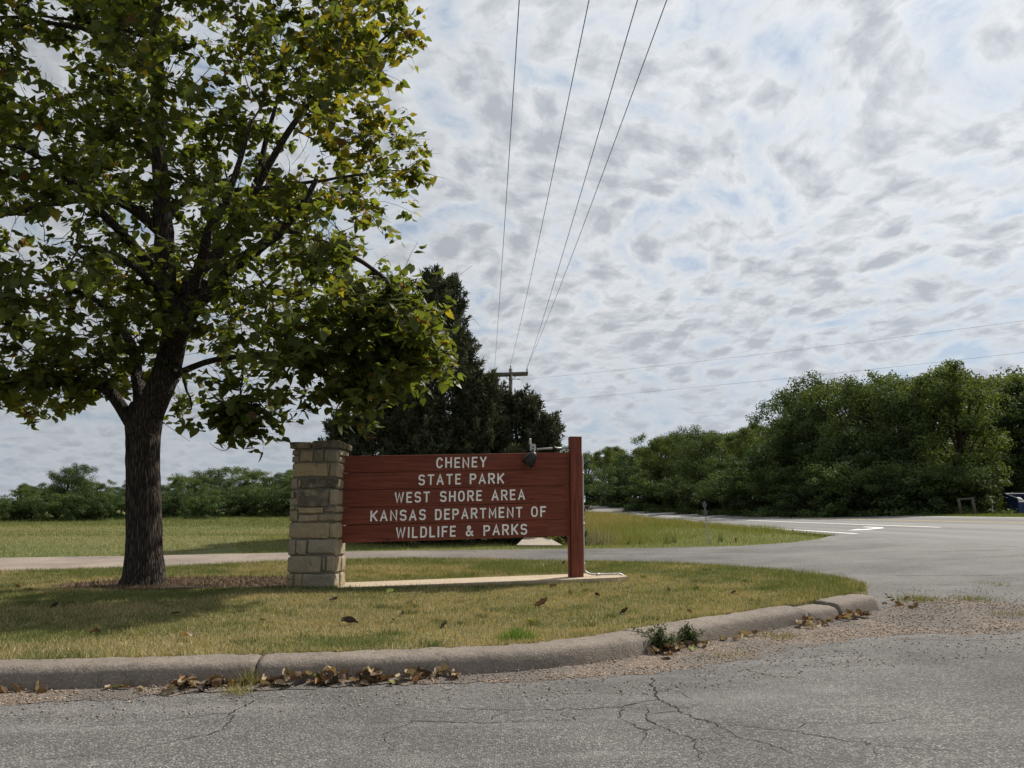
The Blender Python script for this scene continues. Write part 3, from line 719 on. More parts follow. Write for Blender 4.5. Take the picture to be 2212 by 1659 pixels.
def ribbon(P, w, y):
    P = [Vector((a, b)) for a, b in P]; P = [p for i, p in enumerate(P) if i == 0 or (p - P[i - 1]).length > 1e-4]
    closed = (P[0] - P[-1]).length < 1e-3
    A = []; B = []
    for i, p in enumerate(P):
        d0 = (p - P[i - 1]).normalized() if i > 0 else ((P[-1] - P[-2]).normalized() if closed else None)
        d1 = (P[i + 1] - p).normalized() if i < len(P) - 1 else ((P[1] - P[0]).normalized() if closed else None)
        d0 = d0 or d1; d1 = d1 or d0; n0 = Vector((-d0.y, d0.x)); n1 = Vector((-d1.y, d1.x)); m = n0 + n1
        m = m.normalized() if m.length > 1e-3 else n0; k = min(1 / max(m.dot(n0), .38), 1.9)
        ext = Vector((0, 0))
        if not closed and i == 0: ext = -d1 * w * .42
        if not closed and i == len(P) - 1: ext = d0 * w * .42
        A.append(p + ext + m * w / 2 * k); B.append(p + ext - m * w / 2 * k)
    n = len(P); V = []; F = []
    for q in (y, .004):
        V += [(a.x, q, a.y) for a in A] + [(b.x, q, b.y) for b in B]
    for i in range(n - 1):
        F += [(i, i + 1, n + i + 1, n + i), (i, 2 * n + i, 2 * n + i + 1, i + 1), (n + i, n + i + 1, 3 * n + i + 1, 3 * n + i)]
    if not closed: F += [(0, n, 3 * n, 2 * n), (n - 1, 2 * n - 1, 4 * n - 1, 3 * n - 1)]
    return V, F
lr = np.random.default_rng(21)
def word(text, bi, f0, f1):
    LH = .188; w_ = TS * LH; x0 = f0 * BL; x1 = f1 * BL; b = boards[bi]
    nat = sum(GL[c][0] for c in text) * (1 - TS) + TS * len(text); gaps = len(text) - 1
    gap = .24; tot = nat + gap * gaps; sx = (x1 - x0) / (tot * LH) if gaps else 1.0
    if not gaps: sx = (x1 - x0) / (nat * LH)
    x = x0; zc = BZ + BH * (5 - bi) - BH / 2 - LH / 2 + (.006 if bi in (1, 2) else 0)
    for c in text:
        gw, st = GL[c]; W = gw * (1 - TS) * LH * sx; mb = MB(); dz = lr.normal(0, .0025); tilt = lr.normal(0, .008)
        for k, P in enumerate(st):
            Q = [(q * W + w_ / 2, w_ / 2 + r * (LH - w_)) for q, r in P]
            Vv, Ff = ribbon(Q, w_ * lr.uniform(.95, 1.07), -.006 - .0006 * k); mb.add(Vv, Ff)
        xc = x
        Vw = [(xc + a + e * tilt, -.0205 + d + .002 * (bi % 2), zc + dz + e + TILT * (xc + a)) for a, d, e in mb.v]
        ob('letter', Vw, mb.f, 'letter_paint', b, world=False)
        x += W + w_ + gap * LH * sx
e0, e1 = 410., 1385.
for bi, ws in enumerate([[('CHENEY', 968, 1270)], [('STATE', 863, 1116), ('PARK', 1172, 1380)], [('WEST', 724, 930), ('SHORE', 994, 1244), ('AREA', 1306, 1508)],
                         [('KANSAS', 584, 908), ('DEPARTMENT', 966, 1487), ('OF', 1548, 1640)], [('WILDLIFE', 736, 1086), ('&', 1150, 1197), ('PARKS', 1258, 1521)]]):
    for tx, a, b in ws: word(tx, bi, (a - e0) / e1, (b - e0) / e1)

# lamp on its conduit ---------------------------------------------------
def sl(x, y, z):                                                  # sign frame -> world
    p = S0 + SD * x - SN * y; return (p.x, p.y, pad_z(0) + z)
ZT = BZ + 5 * BH + TILT * BL
lamp = thing('sign_lamp', sl(3.34, -.08, ZT + .02), 'black bullet floodlight on a grey junction box above the sign boards', 'lamp')
m = MB(); m.tube([sl(BL, -.02, ZT + .075), sl(3.72, -.05, ZT + .07), sl(3.42, -.08, ZT + .045)], .017, 8); m.build('arm', 'galvanised', lamp, True)
m = MB(); m.tube([sl(3.70, -.05, ZT + .07), sl(3.78, -.045, ZT + .0715)], .025, 8); m.build('coupling', 'black_paint', lamp, True)
m = MB(); m.box(sl(3.34, -.08, ZT + .065), (.105, .06, .09), SA); m.box(sl(3.34, -.08, ZT + .122), (.085, .05, .03), SA); bx = m.build('junction_box', 'box_grey', lamp)
m = MB(); m.lathe(sl(3.34, -.113, ZT + .075), -SN * -1, [(0, .014), (.006, .012)], 8); m.build('screw_plug', 'black_paint', bx)
m = MB(); m.lathe(sl(3.295, -.06, ZT + .12), (0, 0, 1), [(0, .022), (.05, .022), (.055, .018)], 10); m.build('sensor_base', 'box_grey', lamp, True)
m = MB(); m.lathe(sl(3.295, -.06, ZT + .175), (0, 0, 1), [(0, .02), (.055, .02), (.065, .012)], 10); m.build('light_sensor', 'clear_plastic', lamp, True)
m = MB(); m.tube([sl(3.335, -.10, ZT + .03), sl(3.345, -.17, ZT + .0), sl(3.36, -.20, ZT - .03)], .018, 8); m.build('swivel', 'black_paint', lamp, True)
ax = (SD * -.52 - SN * .20 + Vector((0, 0, -.80))).normalized(); o_ = Vector(sl(3.36, -.20, ZT - .02))
m = MB(); m.lathe(o_, ax, [(0, .02), (.012, .045), (.05, .072), (.12, .095), (.20, .108), (.265, .106), (.262, .098), (.20, .09)], 20); hd = m.build('lamp_head', 'black_paint', lamp, True)
m = MB(); m.lathe(o_ + ax * .19, ax, [(0, .088), (.02, .06), (.03, .01)], 16); m.build('lens', 'clear_plastic', hd, True)

cond = thing('conduit_pipe', sl(BL + .23, .03, .06), 'thin grey conduit pipe running down the red post and along the pad', 'pipe')
path = [sl(BL + .10, .105, ZT + .02), sl(BL + .2, .115, ZT + .035), sl(BL + .235, .105, ZT), sl(BL + .245, .07, ZT - .12), sl(BL + .24, .05, ZT - .4), sl(BL + .235, .04, 1.2), sl(BL + .235, .03, .6), sl(BL + .24, .03, .26), sl(BL + .27, .02, .19), sl(BL + .34, 0, .155), sl(BL + .45, -.02, .147), sl(BL + .75, -.05, .155), sl(BL + .86, -.06, .155), sl(BL + .93, -.06, .12)]
pp = catmull(path, 5); m = MB(); m.tube([tuple(q) for q in pp], .0165, 8); m.build('pipe', 'galvanised', cond, True)
for a in (1.0, 1.9, .3):
    m = MB(); m.tube([sl(BL + .236, .035, a), sl(BL + .236, .035, a + .05)], .022, 8); m.build('coupling', 'galvanised', cond, True)
m = MB(); m.tube([sl(BL + .44, -.018, .147), sl(BL + .50, -.025, .149)], .022, 8); m.build('coupling', 'galvanised', cond, True)


# ------------------------------------------------------------------ leaves and trees
def frames(n, d, rgen, roll=None):
    """orthonormal frames: d (n,3) is the leaf's length axis"""
    d = d / np.linalg.norm(d, axis=1)[:, None]; q = rgen.normal(size=(n, 3)); u = np.cross(d, q); u /= np.linalg.norm(u, axis=1)[:, None]
    return d, u, np.cross(d, u)
HEART = np.array([(0, 0, 0), (0, .5, -.03), (0, 1.12, -.16), (-.27, -.13, .05), (-.48, .16, .10), (-.40, .52, .06), (-.17, .86, -.06), (.27, -.13, .05), (.48, .16, .10), (.40, .52, .06), (.17, .86, -.06)])
HTRI = np.array([(0, 4, 3), (0, 1, 4), (1, 5, 4), (1, 6, 5), (1, 2, 6), (0, 7, 8), (0, 8, 1), (1, 8, 9), (1, 9, 10), (1, 10, 2)])
RHOMB = np.array([(0, 0, 0), (-.32, .45, .05), (0, 1, 0), (.32, .45, .05)]); RTRI = np.array([(0, 1, 2), (0, 2, 3)])
SPRIG = np.array([(0, 0, 0), (-.12, .5, 0), (0, 1, 0), (.12, .5, 0)])
def scatter(shape, tri, P, D, S, U=None, W=None, rgen=rng, col=None):
    """W: per-leaf factor on the fold of the blade"""
    n = len(P); fold = np.ones((n, 1, 1)) if W is None else W[:, None, None]
    d, u, w = frames(n, D, rgen)
    if U is not None: u = U; w = np.cross(d, u)
    V = P[:, None] + S[:, None, None] * (shape[None, :, 0:1] * u[:, None] + shape[None, :, 1:2] * d[:, None] + shape[None, :, 2:3] * fold * w[:, None])
    k = len(shape); F = (tri[None] + (np.arange(n) * k)[:, None, None]).reshape(-1, tri.shape[1])
    return V.reshape(-1, 3), F, (np.repeat(col, k, 0) if col is not None else None)

def bez(a, b, sag=0., n=6, wob=.0, rg=random):
    a = Vector(a); b = Vector(b); L = (b - a).length; out = []
    off = Vector((rg.uniform(-1, 1), rg.uniform(-1, 1), rg.uniform(-1, 1))) * wob * L
    for i in range(n + 1):
        t = i / n; q = a.lerp(b, t); bump = 4 * t * (1 - t); out.append(q + off * bump + Vector((0, 0, sag * L * bump)))
    return out

# --- the big catalpa beside the pillar
TB = Vector((-6.42, 13.8, lz(-6.42, 13.8) - .05))
cat = thing('catalpa_tree', TB, 'large spreading shade tree with big heart-shaped leaves left of the sign', 'tree')
cr_ = random.Random(4); cg = np.random.default_rng(4)
def trunk_mesh(path, rad, n=56, sub=10):
    P = catmull([tuple(p) for p in path], sub); Rr = catmull([(r,) for r in rad], sub)[:, 0]; V = []
    for i, (p, r) in enumerate(zip(P, Rr)):
        a = np.arange(n) * 2 * np.pi / n; zz = p[2]
        rid = (vnoise(a * 5.1 + 20 * 0, np.full(n, zz * 1.6)) + .0); rid2 = vnoise(np.cos(a) * 13 + 21, np.sin(a) * 13 + 27, zz * 3.4)
        lob = .10 * np.cos(5 * a + 1) * math.exp(-max(0, zz - TB.z) / .28)
        rr_ = r * (1 + .13 * (rid2 - .5) + lob + .03 * (rid - .5))
        V += list(np.c_[p[0] + rr_ * np.cos(a), p[1] + rr_ * np.sin(a), np.full(n, zz)])
    F = [(i * n + k, i * n + (k + 1) % n, (i + 1) * n + (k + 1) % n, (i + 1) * n + k) for i in range(len(P) - 1) for k in range(n)]
    return V, F
tp = [(-6.41, 13.8, TB.z - .05), (-6.41, 13.8, TB.z + .12), (-6.42, 13.8, TB.z + .35), (-6.46, 13.79, TB.z + .8), (-6.54, 13.77, 1.9), (-6.60, 13.75, 2.6), (-6.60, 13.72, 3.1), (-6.54, 13.7, 3.4)]
V, F = trunk_mesh(tp, [.45, .37, .325, .295, .28, .28, .315, .28]); ob('trunk', V, F, 'bark', cat, True)
LIMBS = []
def limb(pts, r0, r1, name='limb'):
    P = catmull(pts, 5); rad = np.linspace(1, 0, len(P)) ** .8 * (r0 - r1) + r1
    P = P + (np.c_[vnoise(np.arange(len(P)) * .7, np.full(len(P), pts[0][0] * 5)), vnoise(np.arange(len(P)) * .7, np.full(len(P), pts[1][0] * 5 + 3)), vnoise(np.arange(len(P)) * .7, np.full(len(P), pts[-1][2] * 5))] - .5) * .12 * np.linspace(0, 1, len(P))[:, None]
    m = MB(); m.tube([tuple(q) for q in P], list(rad), 12 if r0 > .1 else 8); m.build(name, 'bark', cat, True)
    LIMBS.append((P, rad)); return P
Y0 = 13.7
limb([(-6.52, Y0, 3.2), (-6.20, 13.6, 4.02), (-6.08, 13.5, 4.78), (-6.28, 13.5, 5.47), (-6.40, 13.5, 6.52), (-6.54, 13.5, 7.6), (-6.75, 13.5, 9.27), (-6.9, 13.6, 10.61), (-7.1, 13.7, 12.3)], .26, .05)
limb([(-6.13, 13.55, 4.1), (-5.69, 13.2, 4.91), (-4.83, 12.9, 5.73), (-3.93, 12.7, 6.34), (-3.29, 12.4, 7.15)], .175, .03)
limb([(-6.09, 13.55, 4.6), (-5.95, 13.7, 5.64), (-5.69, 14.0, 6.17), (-5.32, 14.4, 6.97), (-5.17, 14.7, 8.06), (-5.14, 14.9, 8.89), (-4.9, 15.0, 10.2)], .14, .03)
limb([(-5.81, 13.3, 4.75), (-5.44, 12.8, 5.56), (-5.1, 12.4, 6.17), (-4.63, 12.1, 6.9), (-4.3, 11.9, 7.9)], .11, .025)
limb([(-6.76, 13.7, 2.95), (-7.15, 13.5, 3.57), (-7.57, 13.4, 3.73), (-8.31, 13.2, 3.75), (-9.4, 13.0, 3.7), (-11, 12.9, 4.2)], .12, .03)
limb([(-6.68, 13.75, 3.15), (-6.85, 13.9, 3.8), (-7.2, 14.2, 4.6), (-7.9, 14.5, 5.4), (-9.0, 15.0, 6.0)], .13, .03)
limb([(-6.42, 13.5, 6.5), (-7.2, 13.3, 7.06), (-8.12, 13.1, 6.98), (-8.93, 13.0, 6.72), (-10.2, 12.8, 6.9)], .10, .02)
limb([(-6.6, 13.5, 8.4), (-7.46, 13.9, 9.03), (-8.35, 14.2, 9.36), (-9.4, 14.6, 9.3)], .075, .02)
limb([(-6.8, 13.5, 9.6), (-7.73, 13.0, 10.22), (-8.87, 12.6, 10.23), (-10, 12.3, 10.0)], .065, .015)
limb([(-6.9, 13.6, 10.5), (-8.3, 13.8, 11.0), (-9.79, 14, 11.3)], .05, .015)
limb([(-5.28, 14.4, 7.2), (-4.72, 14.2, 8.33), (-3.99, 14.0, 9.35), (-3.14, 13.9, 10.1), (-2.3, 13.8, 10.9)], .085, .015)
limb([(-3.95, 12.7, 6.3), (-2.91, 12.7, 5.9), (-2.1, 12.8, 5.35), (-1.6, 12.9, 4.9)], .055, .012)
limb([(-6.1, 13.6, 3.85), (-5.2, 13.2, 4.1), (-3.9, 12.8, 4.05), (-2.9, 12.6, 3.6)], .07, .012)
limb([(-4.63, 12.1, 6.75), (-3.62, 12.4, 7.0), (-2.78, 12.7, 7.3), (-1.9, 12.9, 7.45)], .04, .01)
limb([(-6.0, 13.4, 4.4), (-5.9, 12.4, 5.0), (-5.9, 11.4, 5.3), (-6.2, 10.6, 5.2)], .09, .02)
limb([(-6.3, 13.5, 5.6), (-6.9, 12.5, 6.4), (-7.3, 11.5, 6.9), (-7.6, 10.7, 6.9)], .09, .02)
limb([(-6.4, 13.5, 6.9), (-6.2, 14.6, 7.9), (-6.2, 15.8, 8.6), (-6.5, 16.6, 9.0)], .09, .02)
limb([(-6.2, 13.6, 5.0), (-6.2, 14.7, 5.6), (-5.4, 15.9, 6.1), (-4.6, 16.6, 6.2)], .09, .02)
limb([(-5.79, 13.0, 4.15), (-5.55, 12.9, 3.6), (-5.40, 12.9, 3.15)], .035, .008, 'hanging_branch')
limb([(-4.6, 12.9, 4.05), (-4.55, 12.8, 3.4), (-4.5, 12.8, 2.9)], .022, .006, 'hanging_branch')

outline = [(-13.2, 12.0), (-10.5, 14.2), (-6.5, 14.8), (-3.6, 13.6), (-2.0, 12.0), (-2.15, 11.0), (-2.85, 10.13), (-2.66, 9.74), (-2.1, 8.98), (-2.17, 8.33), (-2.33, 7.6), (-1.62, 7.46), (-2.3, 7.02), (-2.5, 6.34), (-2.1, 5.75), (-1.25, 5.0), (-1.25, 4.5), (-1.45, 3.75), (-2.0, 3.85), (-2.5, 3.25), (-3.05, 3.65), (-3.5, 3.60), (-4.05, 3.9), (-4.22, 2.95), (-4.82, 2.62), (-4.94, 2.95), (-4.69, 3.5), (-5.38, 4.05), (-5.81, 4.35), (-5.95, 3.5), (-6.36, 4.0), (-7.05, 4.35), (-6.85, 3.5), (-7.69, 3.5), (-8.39, 3.85), (-8.7, 3.3), (-9.79, 3.4), (-12.2, 4.2), (-13.6, 7)]
holes = [(-3.85, 7.42, .42), (-4.70, 9.0, .30), (-6.05, 10.17, .35), (-7.85, 10.13, .42), (-5.98, 7.2, .30), (-9.1, 7.2, .50), (-6.72, 5.75, .22), (-5.05, 5.05, .28), (-6.35, 3.5, .3), (-5.2, 3.7, .3)]
def half_depth(x, z): return 3.3 * math.sqrt(max(0.03, 1 - ((x + 6.6) / 6.0) ** 2 * .85 - ((z - 7.2) / 7.6) ** 2 * .85))
clumps = []; tries = 0
while len(clumps) < 740 and tries < 60000:
    tries += 1; x = cr_.uniform(-13, -.9); z = cr_.uniform(2.5, 14.6)
    if not inside(outline, np.array(x), np.array(z)): continue
    if any((x - a) ** 2 + (z - b) ** 2 < (r + .12) ** 2 for a, b, r in holes): continue
    hd_ = half_depth(x, z); f = cr_.uniform(-1, 1); f = math.copysign(abs(f) ** .7, f); y = 13.3 + f * hd_
    if z < 3.4 and abs(y - 13.0) > 1.2: continue
    if any((x - a) ** 2 + (y - b) ** 2 + (z - c) ** 2 < .31 ** 2 for a, b, c in clumps): continue
    clumps.append((x, y, z))
for p in [(-2.3, 13.8, 10.9), (-1.95, 12.9, 7.45), (-1.7, 12.9, 7.43), (-1.55, 12.9, 4.95), (-1.45, 12.8, 4.5), (-1.5, 12.8, 4.0), (-4.5, 12.8, 2.95), (-4.6, 12.8, 2.75), (-4.4, 12.8, 3.1), (-2.55, 12.7, 3.4), (-2.8, 12.6, 3.65)] + [(lambda X: (X, cr_.uniform(12.1, 13.6), cr_.uniform(3.9, 4.85 + (-X - 1.5) * .75)))(cr_.uniform(-3.4, -1.5)) for _ in range(40)] + [(cr_.uniform(-4.85, -4.15), cr_.uniform(12.5, 13.1), cr_.uniform(2.75, 3.5)) for _ in range(7)] + [(cr_.uniform(-3.8, -2.3), cr_.uniform(12.2, 13.3), cr_.uniform(3.2, 4.2)) for _ in range(16)] + [(cr_.uniform(-2.1, -1.35), cr_.uniform(12.4, 13.3), cr_.uniform(3.7, 4.5)) for _ in range(8)] + [(cr_.uniform(-8.6, -6.9), cr_.uniform(12.8, 13.6), cr_.uniform(3.5, 4.2)) for _ in range(9)]: clumps.append(p)
LP = np.concatenate([l[0] for l in LIMBS]); LR_ = np.concatenate([l[1] for l in LIMBS])
tw = MB(); leafP = []; leafD = []; leafS = []; leafC = []
order = sorted(clumps, key=lambda c: min(np.linalg.norm(LP - np.array(c), axis=1)))
nodes = LP.copy(); nrad = LR_.copy()
for c in order:
    c = np.array(c); dv = nodes - c; dist = np.linalg.norm(dv, axis=1) + np.maximum(0, dv[:, 2]) * .35 + (nrad < .008) * .3
    i = int(np.argmin(dist)); a = nodes[i]; r0 = min(nrad[i] * .75, .028) ; r0 = max(r0, .009)
    P = bez(a, c, cr_.uniform(-.05, .12), 7, .13, cr_); P[1:-1] = [q + Vector((cr_.gauss(0, .03), cr_.gauss(0, .03), cr_.gauss(0, .03))) for q in P[1:-1]]
    tw.tube(P, list(np.linspace(r0, .006, len(P))), 5, False)
    nodes = np.r_[nodes, np.array([tuple(q) for q in P[2:]])]; nrad = np.r_[nrad, np.linspace(r0, .006, len(P))[2:]]
    yl = sst(-5.2, -2.2, c[0]) * sst(5.5, 8.0, c[2]) * .5 + .22 * (cr_.random() < .25)         # the sunny side has begun to yellow
    k = cr_.randint(5, 7)
    for _ in range(k):
        e = c + cg.normal(0, 1, 3) * np.array([.34, .34, .24]); s = P[cr_.randint(4, 7)]
        Q = bez(s, e, cr_.uniform(-.1, .2), 4, .2, cr_); tw.tube(Q, list(np.linspace(.006, .0028, 5)), 4, False)
        for _ in range(cr_.randint(6, 10)):
            f = cr_.random() ** .6; b = np.array(Q[0].lerp(Q[-1], f)) + cg.normal(0, .05, 3)
            d = np.array([cr_.gauss(0, .75), cr_.gauss(0, .75), cr_.gauss(-.75, .55)])
            leafP.append(b + d / np.linalg.norm(d) * .06); leafD.append(d); leafS.append(cr_.uniform(.085, .185))
            g = cr_.random(); y_ = 1 if cr_.random() < yl * .55 else 0
            col = np.array([.060, .088, .020]) * (.65 + .65 * g) + np.array([.02, .012, .0]) * cr_.random()
            if y_: col = np.array([.165, .15, .022]) * (.55 + .6 * g)
            elif cr_.random() < yl * .8: col = np.array([.105, .125, .022]) * (.7 + .5 * g)
            if cr_.random() < .012: col = np.array([.10, .06, .03])
            leafC.append(col)
# bare twigs out to the left and inside the holes
for _ in range(150):
    i = cr_.randrange(len(nodes)); a = nodes[i]
    if a[2] < 3.2: continue
    e = a + cg.normal(0, 1, 3) * np.array([.5, .4, .45]); tw.tube(bez(a, e, cr_.uniform(-.2, .2), 5, .3, cr_), list(np.linspace(.008, .003, 6)), 4, False)
for (x, z) in [(-9.1, 7.2), (-7.85, 10.1), (-4.7, 9.0), (-3.85, 7.4), (-9.4, 6.8), (-6.0, 10.1), (-5.3, 3.4), (-8.6, 7.3)]:
    for _ in range(9):
        c = np.array([x, 13.2, z]) + cg.normal(0, .45, 3); i = int(np.argmin(np.linalg.norm(nodes - c, axis=1))); a = nodes[i]
        P = bez(a, c + (c - a) * .25, cr_.uniform(-.15, .2), 6, .25, cr_); tw.tube(P, list(np.linspace(.010, .003, 7)), 4, False)
o = tw.build('twigs', 'twig', cat, True); o['kind'] = 'stuff'
leafP = np.array(leafP); leafD = np.array(leafD); leafS = np.array(leafS); leafC = np.array(leafC)
keep = leafP[:, 0] < np.where(leafP[:, 2] < 6.2, -.98, -1.42); leafP, leafD, leafS, leafC = leafP[keep], leafD[keep], leafS[keep], leafC[keep]
u_ = np.c_[leafD[:, 1], -leafD[:, 0], cg.normal(0, .35, len(leafD))] + cg.normal(0, .3, (len(leafD), 3)); dn = leafD / np.linalg.norm(leafD, axis=1)[:, None]
u_ = u_ - dn * (u_ * dn).sum(1)[:, None]; u_ /= np.linalg.norm(u_, axis=1)[:, None]
# the 300 leaves that show largest are separate parts, the rest one mass
dist = np.linalg.norm(leafP - np.array([0, 0, 1.45]), axis=1); el = np.arctan2(leafP[:, 2] - 1.45, leafP[:, 1]); azr = leafP[:, 0] / leafP[:, 1]
inframe = (el < R(35)) & (azr > -.64); face = np.abs((np.cross(dn, u_) * (leafP / dist[:, None])).sum(1))
score = leafS * (.25 + face) / dist * inframe; big = np.zeros(len(leafP), bool); big[np.argsort(-score)[:300]] = True
crown = bpy.data.objects.new('crown', None)
Vl, Fl, Cl = scatter(HEART, HTRI, leafP[~big] - np.array(TB), leafD[~big], leafS[~big], u_[~big], cg.uniform(-.5, 3.0, int((~big).sum())), cg, leafC[~big])
bend = vnoise(Vl[:, 0] * 9, Vl[:, 1] * 9, Vl[:, 2] * 9) - .5; Vl = Vl + bend[:, None] * .035
crown = link('crown', np_mesh('crown', Vl, Fl, Cl, True), 'catalpa_leaf', cat); crown['kind'] = 'stuff'
for i in np.where(big)[0]:
    V1, F1, C1 = scatter(HEART, HTRI, np.zeros((1, 3)), leafD[i:i + 1], leafS[i:i + 1], u_[i:i + 1], cg.uniform(-.5, 2.8, 1), cg, leafC[i:i + 1])
    V1 = V1 + (cg.random((len(V1), 3)) - .5) * .018
    link('leaf', np_mesh('leaf', V1, F1, C1, True), 'catalpa_leaf', cat, leafP[i] - np.array(TB))
# seed pods hang under the crown
for i in range(34):
    j = cr_.randrange(len(nodes)); a = nodes[j]
    if a[2] < 3.6: continue
    L = cr_.uniform(.22, .38); m = MB(); m.tube([a, a + np.array([.01, 0, -L * .5]), a + np.array([.025, .01, -L])], [.004, .005, .002], 5); m.build('seed_pod', 'twig', cat, True)
print('catalpa leaves', len(leafP), 'clumps', len(clumps))

# --- eastern red cedars behind the sign
def cedar(name, x, y, h, r, label, seed, spire=1.0, n_pl=330, group='dark cedars behind the sign'):
    g = np.random.default_rng(seed); z0 = tz(x, y) - .05
    t = thing(name, (x, y, z0), label, 'cedar tree', group)
    m = MB(); m.tube([(0, 0, -.1), (.03, 0, h * .3), (0, .02, h * .7), (0, 0, h * .97)], [r * .075, r * .06, r * .03, .01], 8); m.build('trunk', 'twig', t, True, world=False)
    P = []; D = []; S = []; Cc = []
    for k in range(n_pl):
        f = g.random() ** .85; z = h * (.03 + .93 * f)
        env = r * ((1 - f) ** .62 if spire < 1 else min(1.0, (1 - f) * 2.3) ** .75 * (1 - .35 * f)) * (.72 + .34 * float(vnoise(np.array(f * 6 + seed), np.array(k * .01)))) + .12
        a = g.uniform(0, 2 * np.pi); rho = env * g.uniform(.45, 1.0) ** .6
        base = np.array([math.cos(a) * rho * .45, math.sin(a) * rho * .45, z - rho * .18])
        L = rho * .55 + g.uniform(.25, .6) + .25 * (f > .85)
        d = np.array([math.cos(a), math.sin(a), g.uniform(.05, .8) + .9 * f]); d /= np.linalg.norm(d)
        m_ = int(120 + 70 * g.random()); tpos = g.random(m_) ** .7; rad = .25 * (1 - tpos * .8) * (.7 + .5 * g.random())
        p = base + d * (tpos * L)[:, None] + g.normal(0, 1, (m_, 3)) * rad[:, None] * .55
        dd = d * .6 + g.normal(0, .8, (m_, 3)) + np.array([0, 0, .3])
        tone = .55 + .9 * g.random()
        c = np.array([.060, .072, .042]) * tone * (.75 + .5 * g.random((m_, 1))) + np.array([.012, .006, .0]) * (g.random((m_, 1)) < .2)
        P.append(p); D.append(dd); S.append(g.uniform(.10, .24, m_)); Cc.append(c)
    P = np.concatenate(P); D = np.concatenate(D); S = np.concatenate(S); Cc = np.concatenate(Cc)
    V, F, c = scatter(SPRIG, RTRI, P, D, S, None, None, g, Cc)
    o = link('crown', np_mesh('crown', V, F, c), 'cedar_leaf', t); o['kind'] = 'stuff'; return t
cedar('cedar_tree', -2.75, 28.4, 9.9, 2.7, 'tallest cedar, its narrow spire rising behind the shade tree', 31, 1.0, 480)
cedar('cedar_tree', -1.25, 27.6, 5.75, 2.1, 'dark cedar beside the spire, directly above the sign lettering', 32, .5, 340)
cedar('cedar_tree', .15, 28.6, 5.2, 2.15, 'rounded dark cedar in front of the utility pole', 33, .5, 330)
cedar('cedar_tree', -4.6, 28.2, 5.9, 2.2, 'dark cedar half hidden behind the drooping shade-tree branches', 34, .6, 340)
cedar('cedar_tree', -6.2, 28.8, 4.3, 1.9, 'lowest, leftmost dark cedar above the stone pillar', 35, .5, 280)
cedar('cedar_tree', -3.2, 26.9, 5.0, 2.0, 'low dark cedar close behind the middle of the sign', 37, .5, 280)
cedar('cedar_tree', 1.15, 28.2, 4.4, 1.35, 'thin open-topped cedar at the right end of the row', 36, .6, 150)

# --- broadleaf trees: a few individuals built in full, copied with new turns and sizes
def broadleaf(name, h, r, seed, tone, n_cl=95, leaf=.17, trunk_h=.22, per=150, flat_=1.0, low=.10):
    g = np.random.default_rng(seed); gr = random.Random(seed)
    t = bpy.data.objects.new(name, None); C.objects.link(t)
    cl = []
    lobes = [(g.normal(0, r * .42), g.normal(0, r * .42), h * g.uniform(low + .22, .80), r * g.uniform(.38, .62)) for _ in range(11)] + [(0, 0, h * .72, r * .6), (0, 0, h * .45, r * .75)]
    for k in range(n_cl):
        lx, ly, lzz, lr_ = lobes[k % len(lobes)]; d = g.normal(0, 1, 3); d /= np.linalg.norm(d); q = np.array([lx, ly, lzz]) + d * lr_ * np.array([1, 1, .8]) * g.uniform(.55, 1.05)
        q[2] = np.clip(q[2], h * low, h * .97); cl.append(q)
    if low < .06: cl += [np.array([math.cos(a) * r * k, math.sin(a) * r * k, h * .07]) for a in np.arange(0, 6.28, .7) for k in (.35, .8)]
    m = MB(); fork = h * trunk_h; m.tube([(0, 0, -.4), (.02, 0, fork * .5), (.05, .03, fork), (0, .1, h * .5), (-.1, 0, h * .78)], [h * .030, h * .024, h * .021, h * .012, h * .004], 9)
    tr = m.build('trunk', 'twig', t, True, world=False); kids(t, tr)
    m = MB()
    for q in cl[::3]:
        a = Vector((.02, .05, fork + (q[2] - fork) * gr.uniform(.1, .45))); m.tube(bez(a, q, .08, 4, .12, gr), list(np.linspace(h * .008, .012, 5)), 5, False)
    lb = m.build('limbs', 'twig', t, True, world=False); kids(t, lb)
    P = []; D = []; S = []; Cc = []; N_ = []
    for q in cl:
        m_ = int(per * g.uniform(.6, 1.25)); rad = r * g.uniform(.15, .25); p = g.normal(0, 1, (m_, 3)); p /= np.linalg.norm(p, axis=1)[:, None]; p = q + p * (rad * g.random((m_, 1)) ** .5) * np.array([1.15, 1.15, .72])
        k = g.uniform(.72, 1.3); c = np.array(tone) * k * g.uniform(.7, 1.3, (m_, 1)) + np.array([.010, .008, 0]) * (g.random((m_, 1)) < .2)
        nn = (p - q) / rad + g.normal(0, .45, (m_, 3)) + np.array([0, 0, .25]); nn /= np.linalg.norm(nn, axis=1)[:, None]; dd = np.cross(nn, g.normal(0, 1, (m_, 3))); dd /= np.linalg.norm(dd, axis=1)[:, None]
        P.append(p); D.append(dd); N_.append(np.cross(nn, dd)); S.append(g.uniform(.6, 1.3, m_) * leaf); Cc.append(c)
    P = np.concatenate(P); P[:, 2] = np.maximum(P[:, 2], .02)
    V, F, c = scatter(RHOMB, RTRI, P, np.concatenate(D), np.concatenate(S), np.concatenate(N_), None, g, np.concatenate(Cc))
    o = link('crown', np_mesh('crown', V, F, c), 'tree_leaf', t); o['kind'] = 'stuff'; kids(t, o); return t
protos = [broadleaf('broadleaf_tree', 10, 4.3, 51, (.050, .080, .030), 130, .17, .20, 210), broadleaf('broadleaf_tree', 10, 3.6, 52, (.074, .108, .034), 105, .17, .18, 210, 1, .05),
          broadleaf('broadleaf_tree', 10, 4.0, 53, (.046, .076, .032), 120, .17, .24, 210), broadleaf('broadleaf_tree', 10, 3.2, 54, (.084, .120, .036), 95, .17, .15, 210, 1, .04)]
